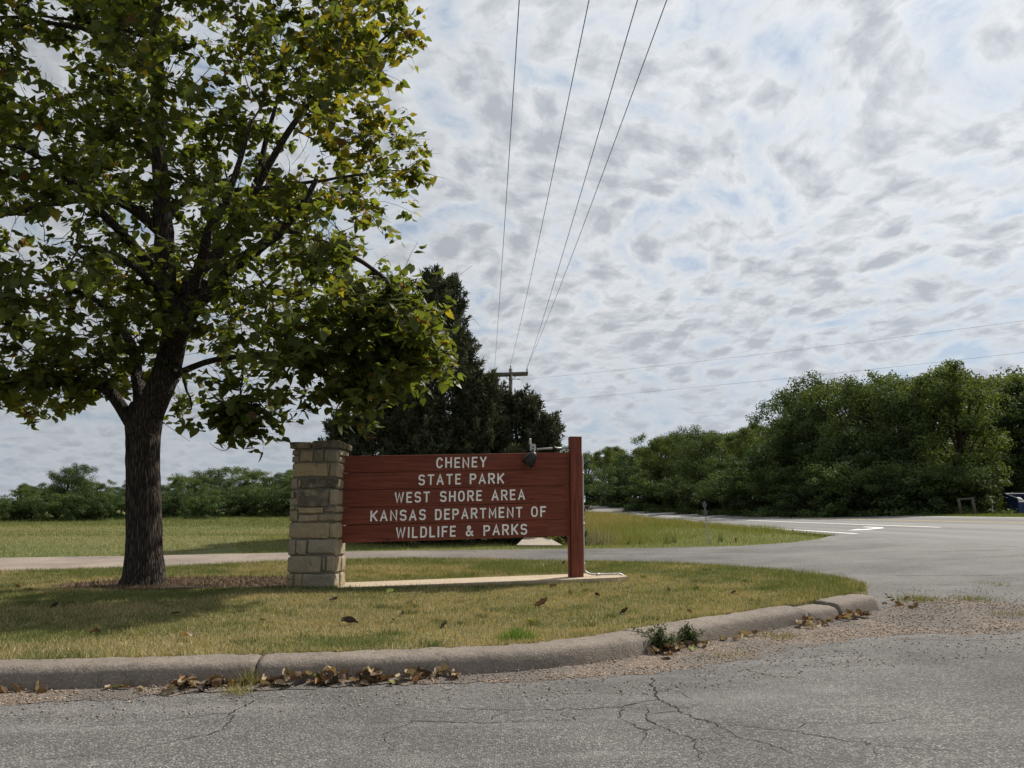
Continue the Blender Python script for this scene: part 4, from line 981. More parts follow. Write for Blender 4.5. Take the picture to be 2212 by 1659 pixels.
bushes = [broadleaf('shrub', 4, 2.2, 61, (.036, .058, .022), 70, .16, .05, 120, 1, .03), broadleaf('shrub', 4, 2.5, 62, (.056, .088, .030), 75, .16, .05, 120, 1, .02)]
used = set()
def plant(pool, i, u, D, topv, label, cat, group, wide=1.0, rz=None, name=None):
    """u, topv were measured on the photograph; D is the distance in metres along the view"""
    x = (u - 1106.) / 1662. * D * .986; z0 = tz(x, D); base_h = 10. if pool is protos else 4.
    h = 1.45 + (1108. - topv) / 1662. * D * 1.02 - z0; p = pool[i % len(pool)]; s = h / (base_h * .97)
    if i % len(pool) in [k for q, k in used if q is pool] or True:
        c = copy_tree(p, (x, D, z0 - (.15 if pool is bushes else 0)), rz if rz is not None else random.uniform(0, 6.28), (s * wide, s * wide, s))
    tag(c, label, cat, group); return c
G1 = 'trees lining the far side of the highway'
for k, (u, D, tv, w, lab) in enumerate([
    (1268, 150, 968, 1.0, 'pale far tree just right of the red post'), (1318, 140, 963, 1.1, 'far tree behind the street name sign at the bend'), (1372, 122, 957, 1.1, 'far pale green tree left of the dark roadside wood'),
    (1432, 104, 930, .9, 'dark tree with a ragged tip at the left end of the near wood'), (1490, 96, 928, .9, 'tree left of the leaning road marker, before the bend'), (1552, 88, 926, 1.0, 'yellowish tree directly behind the leaning road marker'),
    (1622, 80, 920, 1.0, 'tree right of the leaning road marker'), (1690, 70, 878, .9, 'tree where the wood steps up toward the tall trees'), (1762, 64, 832, .95, 'mid-height tree left of the tall round-crowned trees'),
    (1850, 60, 800, .95, 'tall tree behind the white turn arrow'), (1965, 55, 790, 1.0, 'tall dense tree left of the wooden rail frame'), (2090, 52, 768, 1.0, 'tallest tree, directly above the wooden rail frame'),
    (2205, 60, 800, .95, 'tall tree above the blue dumpster'), (2310, 58, 790, 1.0, 'tall tree at the right edge of the picture'), (2030, 64, 790, 1.0, 'tall tree standing back between the tallest trees'), (1905, 70, 800, 1.0, 'tall tree standing back behind the turn arrow'), (2440, 46, 790, 1, 'tall tree beyond the blue dumpster'),
    (1345, 160, 962, 1.3, 'pale tree set back at the bend'), (1400, 128, 945, 1.1, 'tree set back between the bend and the dark wood'), (1460, 112, 935, 1.1, 'set-back tree showing over the left end of the wood'), (1525, 104, 930, 1.1, 'set-back tree left of the leaning road marker'), (1590, 94, 924, 1.1, 'set-back tree just right of the road marker'), (1655, 86, 905, 1.1, 'set-back tree where the wood begins to rise'), (1725, 80, 860, 1.1, 'set-back tree on the rising edge of the wood'), (1805, 74, 815, 1.1, 'set-back tree left of the tallest trees'), (2140, 68, 785, 1.1, 'set-back tree between wooden frame and dumpster')]):
    plant(protos, k * 3 + k // 4, u, D, tv, lab, 'tree', G1, w)
G2 = 'shrubs under the roadside trees'
def where(u, D):
    spots = [(1280, 'at the bend right of the red post'), (1320, 'behind the distant street name sign'), (1360, 'right of the distant street name sign'), (1395, 'where the wood reaches the bend'), (1420, 'at the left end of the dark wood'), (1450, 'well left of the leaning road marker'), (1480, 'a little left of the leaning road marker'), (1510, 'just left of the leaning road marker'), (1570, 'just right of the leaning road marker'),
             (1600, 'set back, right of the road marker'), (1630, 'second right of the road marker'), (1660, 'set back, under the rising edge of the wood'), (1690, 'under the rising edge of the wood'), (1720, 'taller one under the rising edge of the wood'), (1750, 'left of the white turn arrow'), (1815, 'just left of the white turn arrow'), (1850, 'taller one behind the white turn arrow'), (1880, 'directly behind the white turn arrow'),
             (1950, 'right of the white turn arrow'), (1980, 'taller one right of the turn arrow'), (2020, 'midway from turn arrow to wooden frame'), (2060, 'taller one left of the wooden frame'), (2090, 'just left of the wooden frame'), (2140, 'taller one behind the wooden frame'), (2160, 'between wooden frame and dumpster'), (2240, 'behind the blue dumpster'), (2320, 'beyond the blue dumpster')]
    return min(spots, key=lambda s: abs(s[0] - u))[1]
for k, (u, D, tv, w) in enumerate([(1395, 100, 1035, 1.3), (1450, 92, 1030, 1.2), (1510, 82, 1035, 1.3), (1570, 74, 1020, 1.2), (1630, 68, 1030, 1.3), (1690, 62, 1005, 1.2), (1750, 57, 1020, 1.3), (1815, 54, 1000, 1.2), (1880, 52, 1015, 1.3), (1950, 50, 1000, 1.3), (2020, 49, 1010, 1.2), (2090, 49, 1005, 1.3), (2150, 58, 1005, 1.2), (2240, 60, 1005, 1.2), (1850, 58, 950, 1.2), (1980, 57, 940, 1.2), (2060, 56, 950, 1.1), (2135, 62, 945, 1.1), (1720, 66, 960, 1.2), (2330, 57, 1000, 1.2), (1280, 136, 1040, 1.5), (1320, 130, 1045, 1.5), (1360, 118, 1040, 1.5), (1420, 106, 1020, 1.4), (1480, 98, 1010, 1.4), (1600, 84, 990, 1.3), (1660, 78, 985, 1.3)]):
    plant(bushes, k, u, D, tv, 'shrub at the foot of the wood, ' + where(u, D), 'shrub', G2, w)
G3 = 'trees at the back of the left field'
for k, (u, D, tv, w, lab) in enumerate([
    (-160, 70, 1040, 1.3, 'field-edge tree beyond the left edge of the picture'), (-60, 74, 1045, 1.2, 'low field-edge tree at the left edge of the picture'), (40, 78, 1045, 1.2, 'low hazy tree left of the tall twin-topped field tree'), (140, 62, 1002, .85, 'tallest twin-topped tree at the left of the field edge'),
    (205, 68, 1036, 1.1, 'field-edge tree touching the left of the shade-tree trunk'), (262, 72, 1042, 1.1, 'field-edge tree hidden behind the shade-tree trunk'), (375, 76, 1030, .9, 'field-edge tree just right of the shade-tree trunk'), (450, 92, 1010, 1.4, 'flat-topped tree rising behind the field hedge'),
    (530, 88, 1012, 1.2, 'loose-crowned tree rising behind the field hedge, right of the flat-topped one'), (585, 78, 1018, 1.1, 'field-edge tree left of the stone pillar'), (640, 72, 1010, 1.0, 'field-edge tree half hidden by the stone pillar'), (720, 80, 1005, 1.1, 'field-edge tree behind the cedars'), (820, 85, 1000, 1.2, 'far tree hidden behind the cedars'), (90, 84, 1040, 1.3, 'set-back tree left of the twin-topped tree'), (175, 76, 1030, 1.2, 'set-back tree right of the twin-topped tree'), (320, 80, 1035, 1.2, 'set-back tree behind the shade-tree trunk'), (410, 84, 1028, 1.2, 'set-back tree left of the flat-topped tree'), (495, 80, 1030, 1.2, 'set-back tree between flat-topped and loose-crowned trees'), (620, 86, 1015, 1.2, 'set-back tree beside the stone pillar')]):
    plant(protos, k + 1, u, D, tv - 3, lab, 'tree', G3, w * .95)
G4 = 'shrubs at the back of the left field'
for k, (u, D, tv, w, lab) in enumerate([(-10, 58, 1072, 1.2, 'shrub at the left edge of the picture by the field'), (70, 60, 1068, 1.3, 'greyish shrub at the foot of the twin-topped tree'), (120, 58, 1062, 1.4, 'broad shrub under the twin-topped tree'), (185, 58, 1058, 1.3, 'shrub right of the twin-topped tree'), (240, 62, 1064, 1.2, 'shrub behind the shade-tree trunk'), (375, 66, 1060, 1.2, 'shrub just right of the shade-tree trunk'), (435, 62, 1066, 1.1, 'round light green shrub in the middle of the field edge'), (500, 68, 1056, 1.3, 'shrub right of the round light green one'), (555, 70, 1050, 1.3, 'dark shrub between round shrub and pillar'), (610, 68, 1046, 1.3, 'dark shrub beside the stone pillar'), (320, 66, 1062, 1.2, 'shrub hidden behind the shade-tree trunk'), (30, 63, 1066, 1.2, 'dark shrub left of the greyish one'), (95, 64, 1050, 1.1, 'tall shrub pressed against the twin-topped tree'), (160, 62, 1048, 1.1, 'tall shrub pressed against the right of the twin-topped tree'), (212, 64, 1058, 1.2, 'shrub left of the shade-tree trunk'), (405, 70, 1052, 1.2, 'tall shrub between trunk and round shrub'), (465, 72, 1050, 1.2, 'tall shrub behind the round light green one'), (528, 73, 1046, 1.2, 'tall dark shrub in the right half of the field edge'), (582, 73, 1042, 1.2, 'tall dark shrub nearest the stone pillar'), (650, 72, 1042, 1.2, 'dark shrub hidden behind the pillar'), (275, 65, 1054, 1.2, 'tall shrub hidden by the trunk'), (345, 70, 1050, 1.2, 'tall shrub peeking right of the trunk')]):
    plant(bushes, k + 1, u, D, tv, lab, 'shrub', G4, w)
for p in protos + bushes:                                          # the first builds step aside: move each behind the wood as one more tree
    i = (protos + bushes).index(p); p.location = (44 + 5 * i, 62 + 3 * i, tz(44 + 5 * i, 62 + 3 * i))
    tag(p, 'tree deep in the wood beyond the dumpster' if p in protos else 'shrub deep in the wood beyond the dumpster', 'tree' if p in protos else 'shrub', 'trees deep in the wood' if p in protos else 'shrubs deep in the wood')

# ------------------------------------------------------------------ utility pole and wires
pz = tz(-.09, 50)
pole = thing('utility_pole', (-.09, 50, pz - .3), 'weathered wooden utility pole with a cross-arm behind the cedars', 'utility pole')
m = MB(); m.tube([(-.09, 50, pz - .3), (-.09, 50, 5), (-.09, 50, 10.85)], [.17, .15, .115], 10); m.build('pole_shaft', 'weathered_wood', pole, True)
m = MB(); m.box((-.09, 49.83, 10.50), (2.32, .11, .15), R(-3), Matrix.Rotation(R(-2.2), 3, 'Y')); m.build('cross_arm', 'weathered_wood', pole)
m = MB(); m.box((-.09, 50.17, 10.44), (2.28, .11, .15), 0, Matrix.Rotation(R(-2.2), 3, 'Y')); m.build('cross_arm', 'weathered_wood', pole)
for s in (-1, 1):
    m = MB(); m.tube([(-.09 + s * .10, 49.86, 10.08), (-.09 + s * .45, 49.80, 10.42)], .022, 5); m.build('brace', 'weathered_wood', pole)
INS = [(-1.16, 49.83, 10.53), (-.09, 50, 10.86), (.99, 49.83, 10.62), (1.0, 50.17, 10.58)]
for (x, y, z), hh in zip(INS, (.10, .22, .26, .1)):
    m = MB(); m.lathe((x, y, z - .02), (0, 0, 1), [(0, .02), (.05, .02), (.06, .05), (.08, .05), (.09, .025), (.12, .025), (.13, .055), (.16, .05), (hh + .06, .02)] if hh > .2 else [(0, .02), (.05, .02), (.06, .05), (.1, .05), (.13, .02)], 10); m.build('insulator', 'insulator', pole, True)
m = MB(); m.tube([(.05, 49.9, 10.13), (.42, 49.8, 10.11), (.66, 49.75, 10.10)], [.012, .03, .012], 6); m.build('strain_insulator', 'insulator', pole, True)
def wire(a, b, sag, lab, r=.008, n=40, mat='wire_metal'):
    a = np.array(a, float); b = np.array(b, float); m = MB()
    m.tube([tuple(a + (b - a) * t + np.array([0, 0, -4 * sag * t * (1 - t)])) for t in np.linspace(0, 1, n)], r, 5, False)
    tag(m.build('power_wire', mat, None, True), lab, 'wire', 'power wires')
def thru(a, q, sag, yend=-32.):
    """far end of a span that starts at a and passes the point q with the given sag"""
    a = np.array(a); q = np.array(q); t = (a[1] - q[1]) / (a[1] - yend); b = a + (q - a) / t; b[2] = (q[2] + 4 * sag * t * (1 - t) - a[2] * (1 - t)) / t; return b
W0 = [((-1.16, 49.83, 10.68), (.105, 10.0, 8.73), 'leftmost overhead wire running from the cross-arm over the viewer'), ((-.09, 50, 11.14), (1.13, 10.2, 8.87), 'overhead wire from the top of the utility pole'), ((.55, 50.0, 9.6), (1.77, 9.8, 8.58), 'overhead wire passing behind the right half of the cross-arm'), ((.99, 49.83, 10.93), (2.25, 10.1, 8.80), 'rightmost overhead wire from the cross-arm')]
for a, q, lab in W0: wire(a, thru(a, q, 1.0), 1.0, lab)
wire((.66, 49.75, 10.10), (36.6, 10.0, 8.55), .55, 'upper wire running off to the right over the highway', .006, 40, 'service_wire')
wire((.1, 49.9, 8.55), (36.4, 10.0, 7.35), .45, 'lower wire running off to the right over the highway', .006, 40, 'service_wire')

# ------------------------------------------------------------------ roadside objects
mk = thing('road_marker', (6.35, 25.3, tz(6.35, 25.3)), 'thin grey road marker post with two small edge-on plates, leaning', 'marker post')
z = mk.location.z; L = lambda t: (6.35 - .09 * t, 25.3 - .02 * t, z + t)
m = MB(); m.tube([L(-.2), L(.6), L(1.28)], .026, 4); m.build('marker_post', 'galvanised', mk)
for t_ in (1.0, 1.23):
    m = MB(); c = Vector(L(t_)); pts = [(0, -.15), (.075, 0), (0, .15), (-.075, 0)]
    Vv = [c + Vector((a, -.035 - .25 * a, b)) for a, b in pts] + [c + Vector((a, -.047 - .25 * a, b)) for a, b in pts]
    m.add(Vv, [(0, 1, 2, 3), (7, 6, 5, 4)] + [(i, (i + 1) % 4, 4 + (i + 1) % 4, 4 + i) for i in range(4)]); m.build('plate', 'sign_grey', mk)
m = MB(); m.box(L(1.30), (.13, .03, .03)); m.build('bracket', 'sign_grey', mk)
st = thing('short_stake', (7.4, 25.9, tz(7.4, 25.9)), 'tiny dark stake in the grass right of the road marker', 'stake')
m = MB(); m.tube([(7.4, 25.9, st.location.z - .1), (7.39, 25.9, st.location.z + .13)], [.03, .03], 6); m.build('stake_post', 'weathered_wood', st)

fx, fy = 26.9, 46.0; fz = tz(fx, fy)
hf = thing('rail_frame', (fx, fy, fz), 'low wooden frame of two posts and a crossbar on the far verge', 'wooden frame')
for s, top in ((-.42, .95), (.40, .99)):
    m = MB(); m.tube([(fx + s, fy, fz - .2), (fx + s - .03, fy, fz + .5), (fx + s - .09, fy, fz + top)], [.085, .08, .075], 9); m.build('post', 'weathered_wood', hf, True)
m = MB(); m.tube([(fx - .58, fy, fz + .93), (fx, fy, fz + .97), (fx + .42, fy, fz + 1.0)], [.055, .05, .055], 8); m.build('crossbar', 'weathered_wood', hf, True)
m = MB(); m.tube([(fx + .33, fy, fz + 1.02), (fx + .47, fy - .02, fz + .86)], .025, 5); m.build('strap', 'weathered_wood', hf)

tx_, ty_ = 29.3, 47.5; tzz = tz(tx_, ty_)
tap = thing('water_tap', (tx_, ty_, tzz), 'slim pale water tap post beside the blue dumpster', 'tap')
m = MB(); m.tube([(tx_, ty_, tzz - .1), (tx_ - .03, ty_, tzz + .72)], .035, 7); m.build('riser', 'galvanised', tap, True)
m = MB(); m.tube([(tx_ - .14, ty_, tzz + .68), (tx_ - .03, ty_, tzz + .76), (tx_ + .08, ty_, tzz + .70)], .04, 6); m.build('spout', 'galvanised', tap, True)

dx, dy = 31.95, 48.6; dz = tz(dx, dy) - .02
dm = thing('dumpster', (dx, dy, dz), 'dark blue steel dumpster heaped with rubbish at the right edge', 'dumpster')
def dmp(name, prof, x0, x1, mat, par):
    n = len(prof); V = [(dx + x0, dy + a, dz + b) for a, b in prof] + [(dx + x1, dy + a, dz + b) for a, b in prof]
    F = [tuple(range(n)), tuple(range(2 * n - 1, n - 1, -1))] + [(i, (i + 1) % n, n + (i + 1) % n, n + i) for i in range(n)]
    return ob(name, V, F, mat, par)
# side elevation seen on the left end: walls with a peaked back, open sloping top
m = MB(); prof_ = [(-.9, .12), (.9, .12), (.95, 1.0), (.25, 1.42), (-.95, .92)]
side = [(-.75, .10), (.45, .10), (.75, .85), (.45, 1.32), (-.75, 1.0)]
for sx in (-.85, 1.0):
    V = [(dx + sx, dy + a, dz + b) for a, b in side] + [(dx + sx + .04, dy + a, dz + b) for a, b in side]; n = 5
    ob('end_wall', V, [tuple(range(n)), tuple(range(2 * n - 1, n - 1, -1))] + [(i, (i + 1) % n, n + (i + 1) % n, n + i) for i in range(n)], 'dumpster_blue', dm)
dmp('front_wall', [(-.75, .10), (-.70, .10), (-.70, .78), (-.75, .78)], -.805, .995, 'dumpster_blue', dm)
dmp('back_wall', [(.45, .10), (.50, .10), (.79, .85), (.50, 1.32), (.45, 1.32), (.74, .85)], -.805, .995, 'dumpster_blue', dm)
dmp('floor_plate', [(-.70, .12), (.45, .12), (.45, .16), (-.70, .16)], -.805, .995, 'dumpster_blue', dm)
m = MB(); m.tube([(dx - .83, dy - .75, dz + 1.02), (dx - .83, dy + .45, dz + 1.34)], .03, 6); m.build('rim', 'dumpster_rim', dm)
m = MB(); m.tube([(dx - .83, dy + .45, dz + 1.34), (dx + 1.02, dy + .45, dz + 1.34)], .03, 6); m.build('rim', 'dumpster_rim', dm)
m = MB(); m.tube([(dx - .80, dy - .74, dz + .80), (dx + 1.02, dy - .74, dz + .80)], .03, 6); m.build('rim', 'dumpster_rim', dm)
m = MB(); m.tube([(dx - .83, dy - .76, dz + 1.0), (dx - .80, dy - .76, dz + .78)], .03, 6); m.build('rim', 'dumpster_rim', dm)
m = MB(); m.box((dx - .25, dy - .80, dz + .48), (.5, .09, .16)); m.build('lift_sleeve', 'dumpster_blue', dm)
m = MB(); m.box((dx - .30, dy - .853, dz + .48), (.10, .012, .10)); m.build('sticker', 'white_paint', dm)
dr = np.random.default_rng(77)
for k in range(12):
    V = dr.normal(0, 1, (8, 3)); V /= np.linalg.norm(V, axis=1)[:, None]
    bmx = bmesh.new(); bmesh.ops.create_icosphere(bmx, subdivisions=1, radius=.22)
    for v in bmx.verts: v.co += Vector(dr.normal(0, .05, 3))
    me = bpy.data.meshes.new('rubbish_bag'); bmx.to_mesh(me); bmx.free()
    o = link('rubbish_bag', me, ['rubbish', 'black_paint', 'white_paint'][k % 3], None, (dx + dr.uniform(-.6, .9), dy + dr.uniform(-.5, .3), dz + dr.uniform(.75, 1.12)))
    tag(o, ['grey', 'black', 'white'][k % 3] + ' rubbish bag heaped in the blue dumpster', 'rubbish bag', ['grey', 'black', 'white'][k % 3] + ' rubbish bags')

sx_, sy_ = 14.2, 124.0; sz_ = tz(sx_, sy_)
ssn = thing('street_name_sign', (sx_, sy_, sz_), 'distant small green street name sign where the highway bends', 'street sign')
for s in (0, .75):
    m = MB(); m.tube([(sx_ + s, sy_, sz_ - .2), (sx_ + s, sy_, sz_ + 2.6 - s * .9)], .06, 5); m.build('sign_post', 'weathered_wood', ssn)
m = MB(); m.box((sx_ + .1, sy_ - .08, sz_ + 2.55), (1.5, .05, .34)); m.build('name_plate', 'sign_green', ssn)
dl = thing('delineator', (17.6, 122, tz(17.6, 122)), 'distant short post right of the street name sign', 'post')
m = MB(); m.tube([(17.6, 122, dl.location.z - .1), (17.6, 122, dl.location.z + 1.1)], .07, 5); m.build('post', 'weathered_wood', dl)

cv = [(.15, 25.3), (1.62, 25.35), (1.25, 26.6), (.42, 26.6)]; n = 4
Vc = [(x, y, tz(x, y) + (.05 if i < 2 else .24)) for i, (x, y) in enumerate(cv)]; Vb = [(x, y, z - .5) for x, y, z in Vc]
tag(ob('culvert_slab', Vc + Vb, [(3, 2, 1, 0)] + [(i, (i + 1) % 4, 4 + (i + 1) % 4, 4 + i) for i in range(4)], 'culvert_concrete'), 'sloping concrete slab on the verge beyond the loop road, seen under the sign', 'culvert slab')

# ------------------------------------------------------------------ grass
def blades(name, P, Z, h, w, lean, col, g, mat='grass_blade'):
    n = len(P); a = g.uniform(0, 2 * np.pi, n); b = g.uniform(0, 2 * np.pi, n); ln = np.abs(g.normal(0, lean, n))
    base = np.c_[P, Z]; u = np.c_[np.cos(a), np.sin(a), np.zeros(n)] * (w * .5)[:, None] if hasattr(w, '__len__') else np.c_[np.cos(a), np.sin(a), np.zeros(n)] * w * .5
    tip = base + np.c_[np.cos(b) * ln * h, np.sin(b) * ln * h, h * np.sqrt(np.clip(1 - (ln * .6) ** 2, .15, 1))]
    V = np.stack([base - u, base + u, tip], 1).reshape(-1, 3); F = np.arange(3 * n).reshape(-1, 3)
    o = link(name, np_mesh(name, V, F, np.repeat(col, 3, 0)), mat); return o
gg = np.random.default_rng(12)
def sample(poly, n, g, dens=None):
    P = np.array(poly); lo = P.min(0); hi = P.max(0); q = lo + g.random((n, 2)) * (hi - lo); q = q[inside(poly, q[:, 0], q[:, 1])]
    if dens is not None: q = q[g.random(len(q)) < dens(q[:, 0], q[:, 1])]
    return q
def lawn_colour(x, y, g):
    n = fbm(x * .55 + 3, y * .75 + 1, 4); dry = sst(.22, .66, n + .22 * np.exp(-((x + .2) / 3.2) ** 2 - ((y - 10.5) / 2.6) ** 2) - .22 * sst(2.6, 5, x) - .05)
    dry = np.clip(.12 + .8 * dry - .35 * sst(.52, .66, fbm(x * 2.2, y * 2.2 + 9, 3)), 0, 1); k = (g.random(len(x)) < dry * .9)[:, None]
    gr_ = np.array([.135, .168, .055]) * g.uniform(.6, 1.35, (len(x), 1)); st_ = np.array([.43, .365, .21]) * g.uniform(.55, 1.25, (len(x), 1))
    return np.where(k, st_, gr_)
soil_poly = [(-7.9, 13.5), (-7.0, 13.1), (-5.95, 12.75), (-5.01, 13.05), (-3.79, 13.3), (-3.75, 14.6), (-4.41, 15.4), (-5.3, 15.5), (-6.3, 15.5), (-7.3, 15.1), (-7.9, 14.3)]
pad_poly = [(p[0], p[1]) for p in pv]
vis = lambda x, y: np.where((np.abs(x) / y < .74), np.clip(1.25 - (y - 7.5) / 16, .35, 1), 0)
q = sample(lawn_poly, 1150000, gg, vis)
q = q[~inside(pad_poly, q[:, 0], q[:, 1])]; bare = inside(soil_poly, q[:, 0], q[:, 1]); q = q[~bare | (gg.random(len(q)) < .06)]
q = q[gg.random(len(q)) < .55 + .7 * fbm(q[:, 0] * 1.7, q[:, 1] * 1.7)]
edge_d = kerb_dist(q[:, 0], q[:, 1]); hh = gg.uniform(.022, .06, len(q)) * (1 + .9 * sst(3.6, 5.2, q[:, 0])) * (1 + .6 * sst(14.5, 17, q[:, 1])) * (.7 + .6 * fbm(q[:, 0] * 3, q[:, 1] * 3))
o = blades('lawn_grass', q, lawn_z(q[:, 0], q[:, 1]) - .004, hh, .0075, .75, lawn_colour(q[:, 0], q[:, 1], gg), gg)
tag(o, 'short patchy green and straw-coloured lawn grass around the sign', 'grass', kind='stuff'); print('lawn blades', len(q))

# darker, taller clumps of other grasses dotted over the lawn
cl_ = sample(lawn_poly, 900, gg, lambda x, y: (np.abs(x) / y < .72) * .35); cl_ = cl_[~inside(pad_poly, cl_[:, 0], cl_[:, 1]) & ~inside(soil_poly, cl_[:, 0], cl_[:, 1])]
P = (cl_[:, None] + gg.normal(0, 1, (len(cl_), 90, 2)) * gg.uniform(.03, .11, (len(cl_), 1, 1))).reshape(-1, 2); P = P[inside(lawn_poly, P[:, 0], P[:, 1]) & ~inside(pad_poly, P[:, 0], P[:, 1])]
o = blades('lawn_clumps', P, lawn_z(P[:, 0], P[:, 1]) - .004, gg.uniform(.03, .085, len(P)), .009, .7, np.array([.085, .115, .038]) * gg.uniform(.6, 1.4, (len(P), 1)), gg)
tag(o, 'darker green grass clumps dotted over the lawn', 'grass', kind='stuff')
# ragged edge over the kerb and round the pad
P = []
l_ = gg.uniform(0, kl[-1], 9000)
for l in l_[:9000]:
    p, nr = kerb_at(l)
    if p[0] > -6.5 and vnoise(np.array(l * 1.3), np.array(2.)) > .3: P.append(p + nr * (.40 + abs(gg.normal(0, .03))))
for i in range(len(pv)):
    a = np.array(pv[i][:2]); b = np.array(pv[(i + 1) % len(pv)][:2]); m_ = int(np.hypot(*(b - a)) * 330); P += list(a + (b - a) * gg.random((m_, 1)) + gg.normal(0, .02, (m_, 2)))
for _ in range(900): P.append(np.array([-3.34, 13.05]) + np.array([gg.uniform(-.45, .45), gg.normal(0, .05)]))
P = np.array(P); o = blades('edge_grass', P, lawn_z(P[:, 0], P[:, 1]) - .01, gg.uniform(.03, .10, len(P)), .008, .9, lawn_colour(P[:, 0], P[:, 1], gg), gg)
tag(o, 'ragged longer grass along the kerb top and the concrete pad', 'grass', kind='stuff')

# verge triangle beyond the loop road, ditch with tall grass, left field
ei = EDGE[(EDGE[:, 1] > 28) & (EDGE[:, 1] < 118)]
tri_poly = [(11.3, 27.95), (10.1, 25.85), (8.6, 24.45), (6.84, 23.65), (2.2, 24.15), (-4.67, 23.0), (-9.5, 21.55), (-9.5, 40), (-4, 118)] + [(x - .6, y) for x, y, z in ei[::-1]]
vis2 = lambda x, y: np.where((x / y < .75) & (x / y > -.35), np.clip((26. / y) ** 1.7, .03, 1), 0)
q = sample(tri_poly, 1500000, gg, vis2); x, y = q.T; s_hw = -along_highway(x, y)[0]
tall = np.exp(-((x - 2.8 - (y - 33) * .12) / 2.6) ** 2) * sst(27.5, 31, y) + .75 * sst(40, 48, y) * sst(.8, 3, s_hw) + .6 * sst(3.2, 1.2, s_hw) * sst(30, 36, y); tall = np.clip(tall, 0, 1)
q = q[gg.random(len(q)) < .30 + .55 * tall]; x, y = q.T; s_hw = -along_highway(x, y)[0]
tall = np.clip(np.exp(-((x - 2.8 - (y - 33) * .12) / 2.6) ** 2) * sst(27.5, 31, y) + .75 * sst(40, 48, y) * sst(.8, 3, s_hw) + .5 * sst(3.2, 1.2, s_hw) * sst(30, 36, y), 0, 1)
hh = gg.uniform(.06, .13, len(q)) + tall * gg.uniform(.12, .62, len(q)) * (.4 + fbm(x * .8, y * .8)); dry = np.clip(tall * (fbm(x * .5 + 5, y * .3) * 1.5 - .3) * sst(.35, .6, hh) + .22, 0, .8)
k = (gg.random(len(q)) < dry)[:, None]; col = np.where(k, np.array([.36, .29, .15]) * gg.uniform(.6, 1.2, (len(q), 1)), np.array([.150, .192, .050]) * gg.uniform(.6, 1.4, (len(q), 1)))
o = blades('verge_grass', q, T(x, y) - .035, hh, np.clip(.010 * y / 26, .010, .05), .45, col, gg); tag(o, 'green verge grass with a tall seedy ditch between loop road and highway', 'grass', kind='stuff'); print('verge', len(q))
f_poly = [(-9.5, 21.6), (-13.4, 20.8), (-30, 18.6), (-60, 58), (-45, 78), (-12, 78), (-6, 40)]
q = sample(f_poly, 620000, gg, lambda x, y: np.where(np.abs(x) / y < .75, np.clip((24. / y) ** 1.5, .05, 1), 0)); x, y = q.T
strip = sst(42, 47, y + x * .12); hh = gg.uniform(.04, .10, len(q)) + strip * gg.uniform(.03, .16, len(q)); n = fbm(x * .12, y * .3, 4)
k = (gg.random(len(q)) < np.clip(.75 * (1 - strip) * sst(.35, .62, n) + .10, 0, 1))[:, None]
col = np.where(k, np.array([.28, .245, .12]) * gg.uniform(.6, 1.2, (len(q), 1)), np.array([.128, .152, .050]) * gg.uniform(.65, 1.35, (len(q), 1)))
o = blades('field_sward', q, T(x, y) - .035, hh, np.clip(.012 * y / 24, .012, .05), .6, col, gg); tag(o, 'mown field grass left of the sign beyond the loop road', 'grass', kind='stuff'); print('field', len(q))
q = sample([(22.6, 30), (23.6, 36), (24.2, 44), (24.4, 60), (36, 60), (38, 46), (36, 34)], 70000, gg); x, y = q.T
col = np.array([.13, .17, .045]) * gg.uniform(.6, 1.4, (len(q), 1)); o = blades('far_verge_grass', q, T(x, y) - .03, gg.uniform(.08, .2, len(q)), .02, .5, col, gg); tag(o, 'strip of green grass across the highway under the wooden frame', 'grass', kind='stuff')

# ------------------------------------------------------------------ gravel, litter, weeds, fallen leaves
def pebbles(name, q, Z, size, cols, g, label, cat):
    n = len(q); oct_ = np.array([(1, 0, 0), (0, 1, 0), (-1, 0, 0), (0, -1, 0), (0, 0, .75), (0, 0, -.5)]); tr = np.array([(0, 1, 4), (1, 2, 4), (2, 3, 4), (3, 0, 4), (1, 0, 5), (2, 1, 5), (3, 2, 5), (0, 3, 5)])
    a = g.uniform(0, 6.28, n); ca, sa = np.cos(a), np.sin(a); V = oct_[None] * size[:, None, None] * g.uniform(.7, 1.3, (n, 6, 1)); V = V * np.stack([g.uniform(.8, 1.4, n), g.uniform(.6, 1, n), g.uniform(.5, .9, n)], 1)[:, None]
    X = V[..., 0] * ca[:, None] - V[..., 1] * sa[:, None]; Y = V[..., 0] * sa[:, None] + V[..., 1] * ca[:, None]; V = np.stack([X + q[:, :1], Y + q[:, 1:2], V[..., 2] + Z[:, None]], -1).reshape(-1, 3)
    F = (tr[None] + (np.arange(n) * 6)[:, None, None]).reshape(-1, 3); return tag(link(name, np_mesh(name, V, F, np.repeat(cols, 6, 0)), 'pebble'), label, cat, kind='stuff')
q = sample(gravel_poly, 90000, gg, lambda x, y: np.where((np.abs(x) / y < .74), np.clip(1.5 * fbm(x * .9 + 4, y * 1.6, 3) ** 1.5 + .5 * np.exp(-kerb_dist(x, y) / .5) , .1, 1), 0)); ex = sample([(-4.5, 5.6), (1, 6.4), (3, 7.0), (5, 7.6), (7.2, 9.0), (7.2, 12.2), (6, 12.4), (4.7, 9.5), (2, 7.6), (-1, 6.9), (-4.5, 6.2)], 9000, gg)
q = np.r_[q, ex]; pal = np.array([(.36, .25, .18), (.30, .235, .185), (.46, .38, .30), (.22, .18, .15), (.50, .45, .38), (.27, .18, .135)])
